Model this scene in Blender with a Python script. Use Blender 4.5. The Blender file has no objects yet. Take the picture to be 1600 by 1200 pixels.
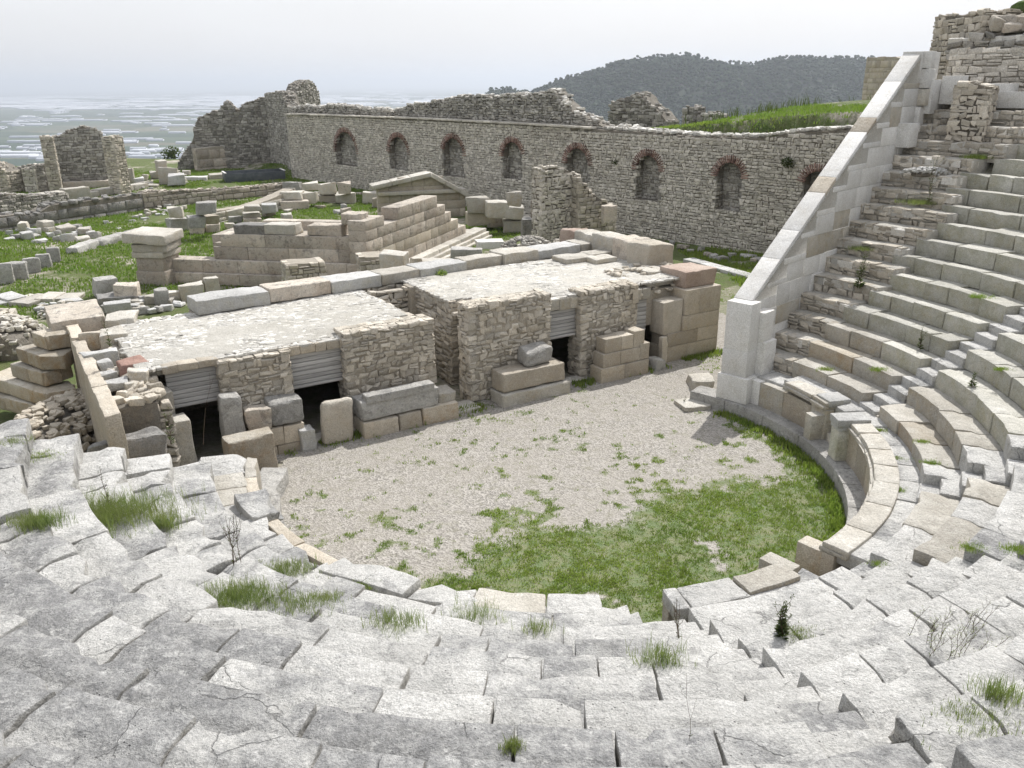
import bpy, math, random
import numpy as np
from math import radians as R, cos, sin, pi

random.seed(7)
rs = np.random.RandomState(11)
sc = bpy.context.scene
COL = sc.collection

# ------------------------------------------------------------------ camera model
FPX, HE, TILT, ROLL = 1300.0, 9.0, R(19.9), R(0.5)
Fv = np.array([0, cos(TILT), -sin(TILT)]); Uv = np.array([0, sin(TILT), cos(TILT)]); Rv = np.array([1., 0, 0])
def ray(px, py):
    a = (px - 800) / FPX; b = (600 - py) / FPX
    return Fv + (a * cos(ROLL) + b * sin(ROLL)) * Rv + (-a * sin(ROLL) + b * cos(ROLL)) * Uv
def G(px, py, z=0.0):
    """point of the place at height z seen in that direction (used to survey the photograph)"""
    d = ray(px, py); k = (z - HE) / d[2]
    return np.array([k * d[0], k * d[1], z])
def depth(p):
    return float((np.array(p) - np.array([0, 0, HE])) @ Fv)
C = np.array([1.1, 18.1])
S_ = np.array([.851, .525]); N_ = np.array([-.525, .851])
def UV(u, v, z=0.0):
    p = C + u * S_ + v * N_
    return np.array([p[0], p[1], z])
def POL(r, deg, z=0.0):
    a = R(deg); return np.array([C[0] + r * cos(a), C[1] + r * sin(a), z])

# ------------------------------------------------------------------ noise
def _h(ix, iy, iz, s):
    n = (ix * 374761393 + iy * 668265263 + iz * 1274126177 + s * 974634777) & 0xffffffff
    n = ((n ^ (n >> 13)) * 1274126177) & 0xffffffff
    n = (n ^ (n >> 16)) & 0xffffff
    return n / float(0xffffff)
def vnoise(P, seed=0):
    P = np.asarray(P, float); I = np.floor(P).astype(np.int64); f = P - I; f = f * f * (3 - 2 * f)
    out = 0
    for dx in (0, 1):
        for dy in (0, 1):
            for dz in (0, 1):
                w = (f[:, 0] if dx else 1 - f[:, 0]) * (f[:, 1] if dy else 1 - f[:, 1]) * (f[:, 2] if dz else 1 - f[:, 2])
                out = out + w * _h(I[:, 0] + dx, I[:, 1] + dy, I[:, 2] + dz, seed)
    return out * 2 - 1
def fbm(P, seed=0, o=3):
    P = np.asarray(P, float); a = 1.; t = 0; s = 0
    for i in range(o):
        t = t + a * vnoise(P * 2 ** i, seed + i * 17); s += a; a *= .5
    return t / s
def n1(x, seed=0, o=2):
    x = np.atleast_1d(np.asarray(x, float)); return fbm(np.stack([x, x * 0 + .37, x * 0 + .71], 1), seed, o)
def sstep(x, a, b):
    t = np.clip((x - a) / (b - a), 0, 1); return t * t * (3 - 2 * t)

# ------------------------------------------------------------------ mesh builder
class MB:
    def __init__(s): s.V = []; s.T = []; s.F = []; s.n = 0
    def add(s, v, faces, tone=None):
        v = np.asarray(v, float)
        if tone is None: tone = random.random()
        s.V.append(v); s.T.append(np.full(len(v), tone) if np.isscalar(tone) else np.asarray(tone))
        for f in faces:
            f = np.asarray(f)
            if f.size: s.F.append(f + s.n)
        s.n += len(v)
    def build(s, name, mat, parent=None, smooth=True, angle=40):
        me = bpy.data.meshes.new(name)
        if s.n:
            V = np.concatenate(s.V); me.vertices.add(len(V)); me.vertices.foreach_set('co', V.ravel())
            li = np.concatenate([f.ravel() for f in s.F]); lt = np.concatenate([np.full(len(f), f.shape[1]) for f in s.F])
            me.loops.add(len(li)); me.loops.foreach_set('vertex_index', li.astype(np.int32))
            me.polygons.add(len(lt)); st = np.concatenate([[0], np.cumsum(lt)[:-1]])
            me.polygons.foreach_set('loop_start', st.astype(np.int32)); me.polygons.foreach_set('loop_total', lt.astype(np.int32))
            me.update(calc_edges=True)
            at = me.attributes.new('tone', 'FLOAT', 'POINT'); at.data.foreach_set('value', np.concatenate(s.T).astype(np.float32))
            if smooth:
                me.polygons.foreach_set('use_smooth', np.ones(len(lt), bool)); me.set_sharp_from_angle(angle=R(angle))
        me.validate()
        for m in (mat if isinstance(mat, (list, tuple)) else [mat]): me.materials.append(m)
        o = bpy.data.objects.new(name, me); COL.objects.link(o)
        if parent: adopt(o, parent)
        return o
def adopt(o, p):
    o.parent = p
    l = p.location if p.type == 'EMPTY' else None
    if l is not None: o.location = (-l[0], -l[1], -l[2])
def tag(o, label=None, cat=None, group=None, kind=None):
    if label: o['label'] = label
    if cat: o['category'] = cat
    if group: o['group'] = group
    if kind: o['kind'] = kind
    return o
def empty(name, loc, label, cat, group=None):
    o = bpy.data.objects.new(name, None); COL.objects.link(o); o.location = [float(a) for a in loc]; o.empty_display_size = .3
    return tag(o, label, cat, group)

_cg = {}
def cubegrid(nx, ny, nz):
    k = (nx, ny, nz)
    if k in _cg: return _cg[k]
    N = (nx, ny, nz); pts = {}; Q = []
    def vid(i, j, l):
        t = (i, j, l)
        if t not in pts: pts[t] = len(pts)
        return pts[t]
    for ax in range(3):
        a, b = [(1, 2), (2, 0), (0, 1)][ax]
        for side in (0, N[ax]):
            for i in range(N[a]):
                for j in range(N[b]):
                    q = []
                    for (di, dj) in ((0, 0), (1, 0), (1, 1), (0, 1)):
                        c = [0, 0, 0]; c[ax] = side; c[a] = i + di; c[b] = j + dj; q.append(vid(*c))
                    Q.append(q if side else q[::-1])
    I = np.array(sorted(pts, key=pts.get)); _cg[k] = (I, np.array(Q)); return _cg[k]
def lines(L, b, n):
    b = min(b, L * .3)
    return np.concatenate([[-L / 2], np.linspace(-L / 2 + b, L / 2 - b, n), [L / 2]]), b
def rbox(dx, dy, dz, bev=.03, n=(4, 3, 3), amp=.015, freq=3., jit=0., seed=0):
    """worn stone block centred on 0: rounded arrises, noise, displaced corners"""
    X, bx = lines(dx, bev, n[0]); Y, by = lines(dy, bev, n[1]); Z, bz = lines(dz, bev, n[2])
    I, Q = cubegrid(n[0] + 1, n[1] + 1, n[2] + 1)
    P = np.stack([X[I[:, 0]], Y[I[:, 1]], Z[I[:, 2]]], 1)
    D = np.array([dx, dy, dz]) / 2; b = np.array([bx, by, bz]); q = np.clip(P, -(D - b), D - b); d = (P - q) / b
    l = np.linalg.norm(d, axis=1, keepdims=True); l[l == 0] = 1
    P = q + d / l * b
    off = seed * 3.17 + 100
    if jit:
        J = (rs.rand(2, 2, 2, 3) - .5) * 2 * jit * min(dx, dy, dz); T = (P / D + 1) / 2
        w = 0
        for i in (0, 1):
            for j in (0, 1):
                for k in (0, 1):
                    ww = (T[:, 0] if i else 1 - T[:, 0]) * (T[:, 1] if j else 1 - T[:, 1]) * (T[:, 2] if k else 1 - T[:, 2])
                    w = w + ww[:, None] * J[i, j, k]
        P = P + w
    if amp:
        for c in range(3): P[:, c] += amp * fbm(P * freq + off + c * 31, 5 + c, 3)
    return P, Q
def rot(P, rz=0, rx=0, ry=0):
    P = np.asarray(P)
    if rx: c, s = cos(rx), sin(rx); P = np.stack([P[:, 0], c * P[:, 1] - s * P[:, 2], s * P[:, 1] + c * P[:, 2]], 1)
    if ry: c, s = cos(ry), sin(ry); P = np.stack([c * P[:, 0] + s * P[:, 2], P[:, 1], -s * P[:, 0] + c * P[:, 2]], 1)
    if rz: c, s = cos(rz), sin(rz); P = np.stack([c * P[:, 0] - s * P[:, 1], s * P[:, 0] + c * P[:, 1], P[:, 2]], 1)
    return P
_seed = [0]
def put(mb, loc, dims, rz=0, rx=0, ry=0, **k):
    _seed[0] += 1
    P, Q = rbox(*dims, seed=_seed[0], **k)
    P = rot(P, rz, rx, ry); P = P + np.array([loc[0], loc[1], loc[2] + dims[2] / 2]); mb.add(P, [Q])

# ------------------------------------------------------------------ materials
def _nt(name):
    m = bpy.data.materials.new(name); m.use_nodes = True; nt = m.node_tree; nt.nodes.clear()
    o = nt.nodes.new('ShaderNodeOutputMaterial'); b = nt.nodes.new('ShaderNodeBsdfPrincipled')
    nt.links.new(b.outputs[0], o.inputs[0]); b.inputs['Roughness'].default_value = .9
    b.inputs['Specular IOR Level'].default_value = .2
    return m, nt, b
class Nd:
    def __init__(s, nt): s.nt = nt; s.L = nt.links
    def new(s, t, **k):
        n = s.nt.nodes.new(t)
        for a, v in k.items(): setattr(n, a, v)
        return n
    def pos(s, scale=1., stretch=None):
        g = s.new('ShaderNodeNewGeometry')
        if stretch is None: return g.outputs['Position']
        m = s.new('ShaderNodeVectorMath', operation='MULTIPLY'); s.L.new(g.outputs['Position'], m.inputs[0]); m.inputs[1].default_value = stretch
        return m.outputs[0]
    def noise(s, sc_, det=4, rough=.6, vec=None, dist=0.):
        n = s.new('ShaderNodeTexNoise'); n.inputs['Scale'].default_value = sc_; n.inputs['Detail'].default_value = det
        n.inputs['Roughness'].default_value = rough; n.inputs['Distortion'].default_value = dist
        s.L.new(vec if vec else s.pos(), n.inputs['Vector']); return n.outputs[0]
    def vor(s, sc_, feat='F1', vec=None, out='Distance', rnd=1.):
        n = s.new('ShaderNodeTexVoronoi', feature=feat); n.inputs['Scale'].default_value = sc_; n.inputs['Randomness'].default_value = rnd
        s.L.new(vec if vec else s.pos(), n.inputs['Vector']); return n.outputs[out]
    def ramp(s, v, a, b, lo=0., hi=1.):
        n = s.new('ShaderNodeMapRange', clamp=True); n.inputs[1].default_value = a; n.inputs[2].default_value = b
        n.inputs[3].default_value = lo; n.inputs[4].default_value = hi; s.L.new(v, n.inputs[0]); return n.outputs[0]
    def math(s, op, a, b):
        n = s.new('ShaderNodeMath', operation=op)
        for i, v in enumerate((a, b)):
            if isinstance(v, (int, float)): n.inputs[i].default_value = v
            else: s.L.new(v, n.inputs[i])
        return n.outputs[0]
    def mix(s, f, a, b, mode='MIX'):
        n = s.new('ShaderNodeMix', data_type='RGBA', blend_type=mode)
        for i, v in ((0, f), (6, a), (7, b)):
            if isinstance(v, (int, float)): n.inputs[i].default_value = v
            elif isinstance(v, tuple): n.inputs[i].default_value = (*v, 1) if len(v) == 3 else v
            else: s.L.new(v, n.inputs[i])
        return n.outputs[2]
    def bump(s, h, dist, st=1.):
        n = s.new('ShaderNodeBump'); n.inputs['Strength'].default_value = st; n.inputs['Distance'].default_value = dist
        s.L.new(h, n.inputs['Height']); return n.outputs[0]
    def attr(s, name='tone'):
        n = s.new('ShaderNodeAttribute', attribute_name=name); return n.outputs['Fac']
    def nz(s):
        g = s.new('ShaderNodeNewGeometry'); x = s.new('ShaderNodeSeparateXYZ'); s.L.new(g.outputs['Normal'], x.inputs[0]); return x.outputs[2]

def stone(name, light, mid, dark, warm=(.42, .30, .15), wamt=.5, lichen=.4, bump=.02, tonev=.35, fine=9., big=.9, moss=0., grey=None, crack=0.):
    m, nt, b = _nt(name); N = Nd(nt)
    tone = N.attr()
    nb = N.noise(big, 5, .65); nm = N.noise(big * 5.3, 6, .72)
    base = N.mix(N.ramp(nb, .38, .62), mid, light)
    base = N.mix(N.ramp(nm, .46, .66, 0, .7), base, mid)
    if grey:                                  # weathered crust whose share grows with the block's own tone
        g2 = N.mix(N.ramp(nm, .4, .62), grey[0], grey[1])
        gf = N.math('ADD', N.math('MULTIPLY', tone, 1.), N.math('MULTIPLY', N.math('SUBTRACT', N.noise(1.3, 5, .68), .5), 2.2))
        base = N.mix(N.ramp(gf, .34, .66), base, g2)
    # lichen veil with its own shape
    lz = N.noise(2.6, 6, .74, dist=.5)
    base = N.mix(N.ramp(lz, .53, .62, 0, lichen), base, dark)
    base = N.mix(N.ramp(N.noise(9., 4, .75), .56, .68, 0, lichen * .9), base, (dark[0] * .8, dark[1] * .8, dark[2] * .8))
    base = N.mix(N.ramp(N.noise(5.2, 4, .7), .57, .66, 0, .45), base, (min(light[0] * 1.12, .8), min(light[1] * 1.12, .8), min(light[2] * 1.13, .8)))
    # ochre skin on faces that rain does not bleach
    vert = N.ramp(N.nz(), .75, .25)
    wz = N.ramp(N.noise(1.1, 5, .65), .35, .62, .2, 1.)
    base = N.mix(N.math('MULTIPLY', N.math('MULTIPLY', vert, wz), wamt), base, N.mix(N.ramp(nm, .35, .65), warm, mid))
    if moss:
        base = N.mix(N.math('MULTIPLY', N.ramp(N.noise(1.7, 6, .7), .42, .66), N.math('MULTIPLY', vert, moss)), base, (.24, .245, .13))
    t = N.ramp(tone, 0, 1, 1 - tonev, 1 + tonev * .55) if tonev else 1.
    ob = N.new('ShaderNodeObjectInfo'); t2 = N.ramp(ob.outputs['Random'], 0, 1, .92, 1.07)
    t = N.math('MULTIPLY', t, t2)
    t = N.math('MULTIPLY', t, N.ramp(N.noise(fine * 4, 2, .75), .28, .72, .72, 1.2))
    cb = N.new('ShaderNodeCombineColor'); [N.L.new(t, cb.inputs[i]) for i in range(3)]
    base = N.mix(1., base, cb.outputs[0], 'MULTIPLY')
    pit = N.ramp(N.vor(fine * 1.5), .05, .17)
    pm = N.ramp(N.noise(1.9, 4, .6), .5, .6, 0, .75)
    pf = N.math('MULTIPLY', pm, N.math('SUBTRACT', 1., pit))
    base = N.mix(pf, base, (dark[0] * .4, dark[1] * .4, dark[2] * .4))
    h = N.math('ADD', N.noise(fine, 6, .72), N.math('MULTIPLY', N.noise(2.2, 5, .6), 1.3))
    h = N.math('SUBTRACT', h, N.math('MULTIPLY', pf, .35))
    if crack:
        mv = N.new('ShaderNodeVectorMath', operation='ADD'); N.L.new(N.pos(), mv.inputs[0])
        nz3 = N.new('ShaderNodeTexNoise'); nz3.inputs['Scale'].default_value = 2.2; nz3.inputs['Detail'].default_value = 5; N.L.new(N.pos(), nz3.inputs['Vector'])
        sc3 = N.new('ShaderNodeVectorMath', operation='SCALE'); N.L.new(nz3.outputs['Color'], sc3.inputs[0]); sc3.inputs['Scale'].default_value = .45; N.L.new(sc3.outputs[0], mv.inputs[1])
        e = N.vor(.9, 'DISTANCE_TO_EDGE', vec=mv.outputs[0]); cm = N.ramp(N.noise(1.1, 3, .5), .52, .6, 0, crack)
        cf = N.math('MULTIPLY', cm, N.ramp(e, .002, .008, 1, 0))
        base = N.mix(cf, base, (dark[0] * .3, dark[1] * .3, dark[2] * .3)); h = N.math('SUBTRACT', h, N.math('MULTIPLY', cf, .5))
    N.L.new(base, b.inputs['Base Color'])
    N.L.new(N.bump(h, bump * 1.8, 1.), b.inputs['Normal'])
    return m
M = {}
M['white'] = stone('limestone_bleached', (.62, .62, .61), (.48, .48, .47), (.27, .27, .265), wamt=.55, warm=(.40, .36, .24), lichen=.35, bump=.035, tonev=.2)
M['pale'] = stone('limestone_cream', (.62, .60, .55), (.47, .445, .395), (.26, .25, .22), wamt=.6, warm=(.42, .33, .19), lichen=.3, bump=.03, tonev=.2)
M['green'] = stone('limestone_riser_patina', (.67, .66, .61), (.54, .53, .475), (.28, .28, .25), wamt=.85, warm=(.47, .43, .30), lichen=.3, bump=.03, tonev=.25, moss=.4)
M['grey'] = stone('limestone_weathered_grey', (.55, .54, .515), (.40, .39, .37), (.17, .17, .165), wamt=.25, warm=(.33, .28, .2), lichen=.55, bump=.05, tonev=.2)
M['darkgrey'] = stone('limestone_dark_crust', (.38, .375, .36), (.27, .265, .255), (.10, .10, .10), wamt=.25, lichen=.6, bump=.05, tonev=.25)
M['ochre'] = stone('limestone_ochre', (.56, .53, .47), (.45, .40, .32), (.22, .18, .12), wamt=.85, warm=(.36, .235, .115), lichen=.25, bump=.03, tonev=.25)
M['ashlar'] = stone('ashlar_facing', (.55, .51, .44), (.44, .39, .32), (.20, .18, .15), wamt=.6, warm=(.44, .35, .23), lichen=.3, bump=.02, tonev=.2)
M['skene'] = stone('skene_ashlar', (.58, .535, .47), (.45, .405, .345), (.15, .145, .14), wamt=.5, warm=(.47, .35, .25), lichen=.75, bump=.03, tonev=.25)
M['seat'] = stone('seat_limestone', (.63, .627, .61), (.50, .497, .482), (.24, .24, .235), wamt=.4, warm=(.40, .36, .27), lichen=.5, bump=.045, tonev=0., grey=((.26, .262, .264), (.43, .43, .425)), fine=10, crack=.45)
M['rubble'] = stone('rubble_stone', (.64, .60, .53), (.52, .475, .40), (.27, .245, .21), wamt=.5, warm=(.47, .38, .27), lichen=.28, bump=.03, tonev=.32, fine=12)
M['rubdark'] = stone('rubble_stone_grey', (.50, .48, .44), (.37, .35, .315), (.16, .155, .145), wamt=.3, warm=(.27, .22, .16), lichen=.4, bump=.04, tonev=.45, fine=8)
M['niche'] = stone('wall_stone_small', (.70, .66, .59), (.60, .56, .49), (.38, .355, .32), wamt=.3, warm=(.46, .38, .30), lichen=.35, bump=.04, tonev=.28, fine=5, big=.18)
M['paving'] = stone('roof_paving_stone', (.66, .65, .62), (.56, .545, .505), (.38, .365, .335), wamt=.4, lichen=.2, bump=.02, tonev=.3)
M['mortar'] = stone('lime_mortar', (.46, .42, .36), (.36, .33, .28), (.2, .185, .16), wamt=.3, lichen=.2, bump=.03, tonev=.1)
M['roofmortar'] = stone('roof_mortar', (.54, .525, .485), (.44, .425, .385), (.36, .34, .31), wamt=.3, lichen=.3, bump=.03, tonev=.1)
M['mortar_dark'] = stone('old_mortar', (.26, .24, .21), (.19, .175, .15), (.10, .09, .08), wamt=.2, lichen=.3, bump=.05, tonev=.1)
M['new'] = stone('new_limestone', (.72, .715, .70), (.63, .62, .595), (.50, .47, .41), wamt=.2, warm=(.6, .56, .48), lichen=.35, bump=.008, tonev=.12)
M['red'] = stone('reddish_stone', (.50, .42, .36), (.40, .31, .26), (.22, .17, .14), wamt=.4, warm=(.40, .29, .2), lichen=.2, bump=.03, tonev=.1)
M['brickred'] = stone('brick_red', (.36, .24, .20), (.28, .175, .145), (.17, .12, .10), wamt=.1, warm=(.25, .1, .07), lichen=.3, bump=.02, tonev=.5)
M['bluish'] = stone('limestone_bluegreen', (.42, .47, .46), (.30, .36, .355), (.15, .18, .18), wamt=.2, warm=(.25, .27, .2), lichen=.4, bump=.04, tonev=.2)

def mat_gravel():
    m, nt, b = _nt('gravel'); N = Nd(nt)
    c = N.new('ShaderNodeTexVoronoi'); c.inputs['Scale'].default_value = 26; N.L.new(N.pos(), c.inputs['Vector'])
    sep = N.new('ShaderNodeSeparateColor'); N.L.new(c.outputs['Color'], sep.inputs[0])
    base = N.mix(N.ramp(sep.outputs[0], 0, 1), (.18, .17, .155), (.42, .40, .37))
    base = N.mix(N.ramp(N.noise(.5, 5, .6), .35, .65, 0, .6), base, (.31, .29, .26))
    base = N.mix(N.ramp(N.noise(3.5, 5, .7), .5, .7, 0, .5), base, (.19, .185, .13))
    at = N.ramp(N.math('ADD', N.attr(), N.math('MULTIPLY', N.math('SUBTRACT', N.noise(4., 6, .7), .5), 1.5)), .3, .85, 0, .8)
    base = N.mix(at, base, N.mix(N.ramp(N.noise(3., 5, .7), .4, .6), (.085, .14, .035), (.15, .165, .07)))
    N.L.new(base, b.inputs['Base Color'])
    N.L.new(N.bump(c.outputs['Distance'], .02, .9), b.inputs['Normal']); return m
def mat_ground():
    m, nt, b = _nt('grassy_ground'); N = Nd(nt)
    g = N.mix(N.ramp(N.noise(.35, 6, .65), .35, .65), (.075, .125, .028), (.13, .17, .055))
    g = N.mix(N.ramp(N.noise(2.2, 6, .75), .4, .6, 0, .8), g, (.13, .13, .065)); g = N.mix(N.ramp(N.noise(16., 4, .8), .45, .65, 0, .8), g, (.035, .055, .018))
    st = N.ramp(N.math('ADD', N.math('MULTIPLY', N.noise(.16, 4, .6), 1.), N.math('MULTIPLY', N.noise(1.7, 6, .7), .55)), .80, .93)
    s = N.mix(N.ramp(N.noise(9, 4, .7), .3, .7), (.24, .21, .17), (.46, .43, .38))
    att = N.attr()                           # share of bare stony soil
    f = N.math('MAXIMUM', st, N.ramp(N.math('ADD', att, N.math('MULTIPLY', N.noise(2.2, 6, .7), .5)), .65, .95))
    N.L.new(N.mix(f, g, s), b.inputs['Base Color'])
    N.L.new(N.bump(N.noise(14, 8, .7), .06, 1.), b.inputs['Normal']); return m
def mat_blade(name, a, c, sc_=1.2):
    m, nt, b = _nt(name); N = Nd(nt)
    col = N.mix(N.ramp(N.attr(), 0, 1), a, c)
    col = N.mix(N.ramp(N.noise(sc_, 4, .6), .35, .65, 0, .6), col, ((a[0] + c[0]) * .6, (a[1] + c[1]) * .5, (a[2] + c[2]) * .5))
    N.L.new(col, b.inputs['Base Color']); b.inputs['Roughness'].default_value = .7
    tr = N.new('ShaderNodeBsdfTranslucent'); mx = N.new('ShaderNodeMixShader'); mx.inputs[0].default_value = .45; o_ = [n for n in nt.nodes if n.type == 'OUTPUT_MATERIAL'][0]
    N.L.new(N.mix(1., col, (1., 1.25, .6), 'MULTIPLY'), tr.inputs[0]); N.L.new(b.outputs[0], mx.inputs[1]); N.L.new(tr.outputs[0], mx.inputs[2]); N.L.new(mx.outputs[0], o_.inputs[0])
    return m
def mat_plain():
    m, nt, b = _nt('farmland'); N = Nd(nt)
    c = N.new('ShaderNodeTexVoronoi'); c.inputs['Scale'].default_value = .0045; N.L.new(N.pos(stretch=(.55, 1.4, 1)), c.inputs['Vector'])
    sep = N.new('ShaderNodeSeparateColor'); N.L.new(c.outputs['Color'], sep.inputs[0])
    base = N.mix(sep.outputs[0], (.028, .05, .032), (.075, .10, .06))
    base = N.mix(N.ramp(N.noise(.012, 6, .7), .5, .7, 0, .6), base, (.03, .045, .03))
    base = N.mix(N.ramp(sep.outputs[1], .85, .9, 0, .6), base, (.17, .15, .11))
    N.L.new(base, b.inputs['Base Color']); return m
def mat_flat(name, c1, c2, s=3., rough=.85, bump=0.01, dark=None):
    m, nt, b = _nt(name); N = Nd(nt)
    base = N.mix(N.ramp(N.noise(s, 6, .65), .35, .65), c1, c2)
    N.L.new(base, b.inputs['Base Color']); b.inputs['Roughness'].default_value = rough
    N.L.new(N.bump(N.noise(s * 6, 6, .6), bump, 1.), b.inputs['Normal']); return m
def mat_wood():
    m, nt, b = _nt('weathered_plank'); N = Nd(nt)
    ang = math.atan2(S_[1], S_[0])
    mp = N.new('ShaderNodeMapping'); mp.inputs['Rotation'].default_value = (0, 0, -ang); mp.inputs['Scale'].default_value = (1, 1, 1)
    N.L.new(N.pos(), mp.inputs[0])
    st = N.new('ShaderNodeVectorMath', operation='MULTIPLY'); N.L.new(mp.outputs[0], st.inputs[0]); st.inputs[1].default_value = (1.5, 12, 30)
    base = N.mix(N.ramp(N.noise(1., 5, .6, vec=st.outputs[0]), .3, .7), (.30, .29, .28), (.50, .49, .475))
    t = N.ramp(N.attr(), 0, 1, .8, 1.15); cb = N.new('ShaderNodeCombineColor'); [N.L.new(t, cb.inputs[i]) for i in range(3)]
    N.L.new(N.mix(1., base, cb.outputs[0], 'MULTIPLY'), b.inputs['Base Color'])
    return m
M['gravel'] = mat_gravel(); M['ground'] = mat_ground(); M['plain'] = mat_plain(); M['wood'] = mat_wood()
M['blade'] = mat_blade('grass_blade', (.11, .18, .035), (.31, .36, .12))
M['meadow'] = mat_blade('meadow_blade', (.10, .175, .035), (.23, .29, .09), .5)
M['blade_pale'] = mat_blade('grass_blade_pale', (.14, .19, .07), (.27, .29, .15))
M['leafdark'] = mat_blade('weed_leaf', (.04, .06, .025), (.10, .12, .05))
M['stem'] = mat_flat('dry_stem', (.07, .045, .035), (.12, .085, .055))
M['tree'] = mat_blade('pine_foliage', (.012, .034, .018), (.065, .10, .05), .008)
M['hill'] = mat_flat('hill_soil', (.016, .028, .018), (.04, .055, .032), .01)
M['plastic'] = mat_flat('greenhouse_sheet', (.34, .37, .42), (.60, .62, .66), .0015)
M['metal'] = mat_flat('grey_sheet_metal', (.075, .085, .095), (.12, .13, .14), 2., .5)
M['plaster'] = mat_flat('pale_plaster', (.30, .28, .26), (.42, .39, .36), 1.5)

# ------------------------------------------------------------------ masonry
def masonry(mb, O, U, V, N, w, h, sh, sl, jit=.25, prot=.05, bev=.2, mask=None, depthv=.2, gap=.012, fine=True, split=.2, warp=None):
    """stones laid in courses on the rectangle O + s*U + t*V, standing out along N"""
    O = np.asarray(O, float); U = np.asarray(U, float); V = np.asarray(V, float); N = np.asarray(N, float)
    y = 0.; Vs = []; Ts = []; n = 0
    while y < h - sh * .2:
        hc = min(sh * random.uniform(.72, 1.32), h - y)
        if h - y - hc < sh * .35: hc = h - y
        x = -sl * random.random() * .5
        while x < w:
            l = sl * random.uniform(.5, 1.6); x0 = max(x, 0); x1 = min(x + l, w); x += l
            if x1 - x0 < sl * .15: continue
            parts = [(y, y + hc)]
            if random.random() < split: m_ = y + hc * random.uniform(.35, .65); parts = [(y, m_), (m_, y + hc)]
            for (a, c) in parts:
                if mask and not mask((x0 + x1) / 2, (a + c) / 2): continue
                jj = jit * min(c - a, x1 - x0) * .5
                q = np.array([[x0 + gap, a + gap], [x1 - gap, a + gap], [x1 - gap, c - gap], [x0 + gap, c - gap]]) + (rs.rand(4, 2) - .5) * 2 * jj
                p = prot * random.uniform(.2, 1.) + (rs.rand(4) - .5) * prot * .5
                cen = q.mean(0); bb = bev * min(c - a, x1 - x0) * .5
                dd = cen - q; dd /= (np.abs(dd) + 1e-6); qi = q + dd * bb
                rings = [(q, np.full(4, -depthv)), (q, p - bb * .8)]
                rings.append((qi, p))
                for (qq, pp) in rings: Vs.append(O + qq[:, :1] * U + qq[:, 1:] * V + pp[:, None] * N)
                Ts.append(random.random()); n += 1
        y += hc
    if not n: return
    Vv = np.concatenate(Vs); base = np.arange(n)[:, None, None] * 12
    f = [[8, 9, 10, 11]]
    for r in (0, 4):
        for i in range(4): j = (i + 1) % 4; f.append([r + i, r + j, r + 4 + j, r + 4 + i])
    F = (base + np.array(f)[None]).reshape(-1, 4)
    if np.dot(np.cross(U, V), N) < 0: F = F[:, ::-1]
    if warp is not None: Vv = warp(Vv)
    mb.add(Vv, [F], np.repeat(np.array(Ts), 12))

class Plane:
    """upright plane through two ground points, surveyed from the photograph"""
    def __init__(s, a, b):
        s.a = np.array(a[:2], float); b = np.array(b[:2], float); s.L = float(np.linalg.norm(b - s.a)); s.d = (b - s.a) / s.L
        n = np.array([s.d[1], -s.d[0]]); s.n = n if n @ (-s.a) > 0 else -n       # towards the viewer's side
        s.D3 = np.array([*s.d, 0]); s.N3 = np.array([*s.n, 0])
    def hit(s, px, py):
        r = ray(px, py); k = (s.a @ s.n) / (r[:2] @ s.n); q = k * r
        return float((q[:2] - s.a) @ s.d), float(q[2] + HE)
    def pt(s, t, z, off=0.): p = s.a + t * s.d + off * s.n; return np.array([p[0], p[1], z])

def core(mb, pl, t0, t1, z0, top, th, off=-.05, step=.35, rough=.05, bot=None):
    n = max(2, int((t1 - t0) / step)); T = np.linspace(t0, t1, n + 1); Z = np.array([top(t) for t in T])
    B = np.array([bot(t) for t in T]) if bot else np.full(n + 1, z0)
    V = []
    for (o, zz) in ((off, B), (off, Z), (off - th, Z), (off - th, B)):
        V.append(np.array([pl.pt(t, z, o) for t, z in zip(T, zz)]))
    V = np.concatenate(V); m = n + 1
    V += fbm(V * 2.3, 3)[:, None] * rough * np.array([.6, .6, 1.])
    F = []
    for k in range(4):
        a = k * m; b = ((k + 1) % 4) * m
        for i in range(n): F.append([a + i, a + i + 1, b + i + 1, b + i])
    F.append([0, m, 2 * m, 3 * m]); F.append([n, 3 * m + n, 2 * m + n, m + n])
    F = np.array(F)
    mb.add(V, [F], .5)

def profile(pts, jag=.08, sd=0):
    xs = np.array([p[0] for p in pts]); zs = np.array([p[1] for p in pts]); o = np.argsort(xs); xs = xs[o]; zs = zs[o]
    g = np.arange(xs[0] - 3, xs[-1] + 3, .04); v = np.interp(g, xs, zs) + jag * n1(g * 1.9, sd) + jag * .6 * n1(g * 6.1, sd + 3)
    g0 = float(g[0]); vl = v.tolist(); nn = len(vl) - 1
    return lambda t: vl[min(max(int((t - g0) / .04), 0), nn)]

def rub_caps(mb, pl, t0, t1, top, th, s=.25, dens=1.):
    n = int((t1 - t0) * th / (s * s) * .8 * dens)
    for _ in range(n):
        t = random.uniform(t0, t1); o = -random.uniform(0, th); d = s * random.uniform(.5, 1.2)
        put(mb, pl.pt(t, top(t) - d * .25, o), (d, d * .8, d * .5), rz=random.random() * 3, rx=random.uniform(-.3, .3), n=(2, 2, 2), bev=d * .12, amp=.03 * d, jit=.2)

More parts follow.
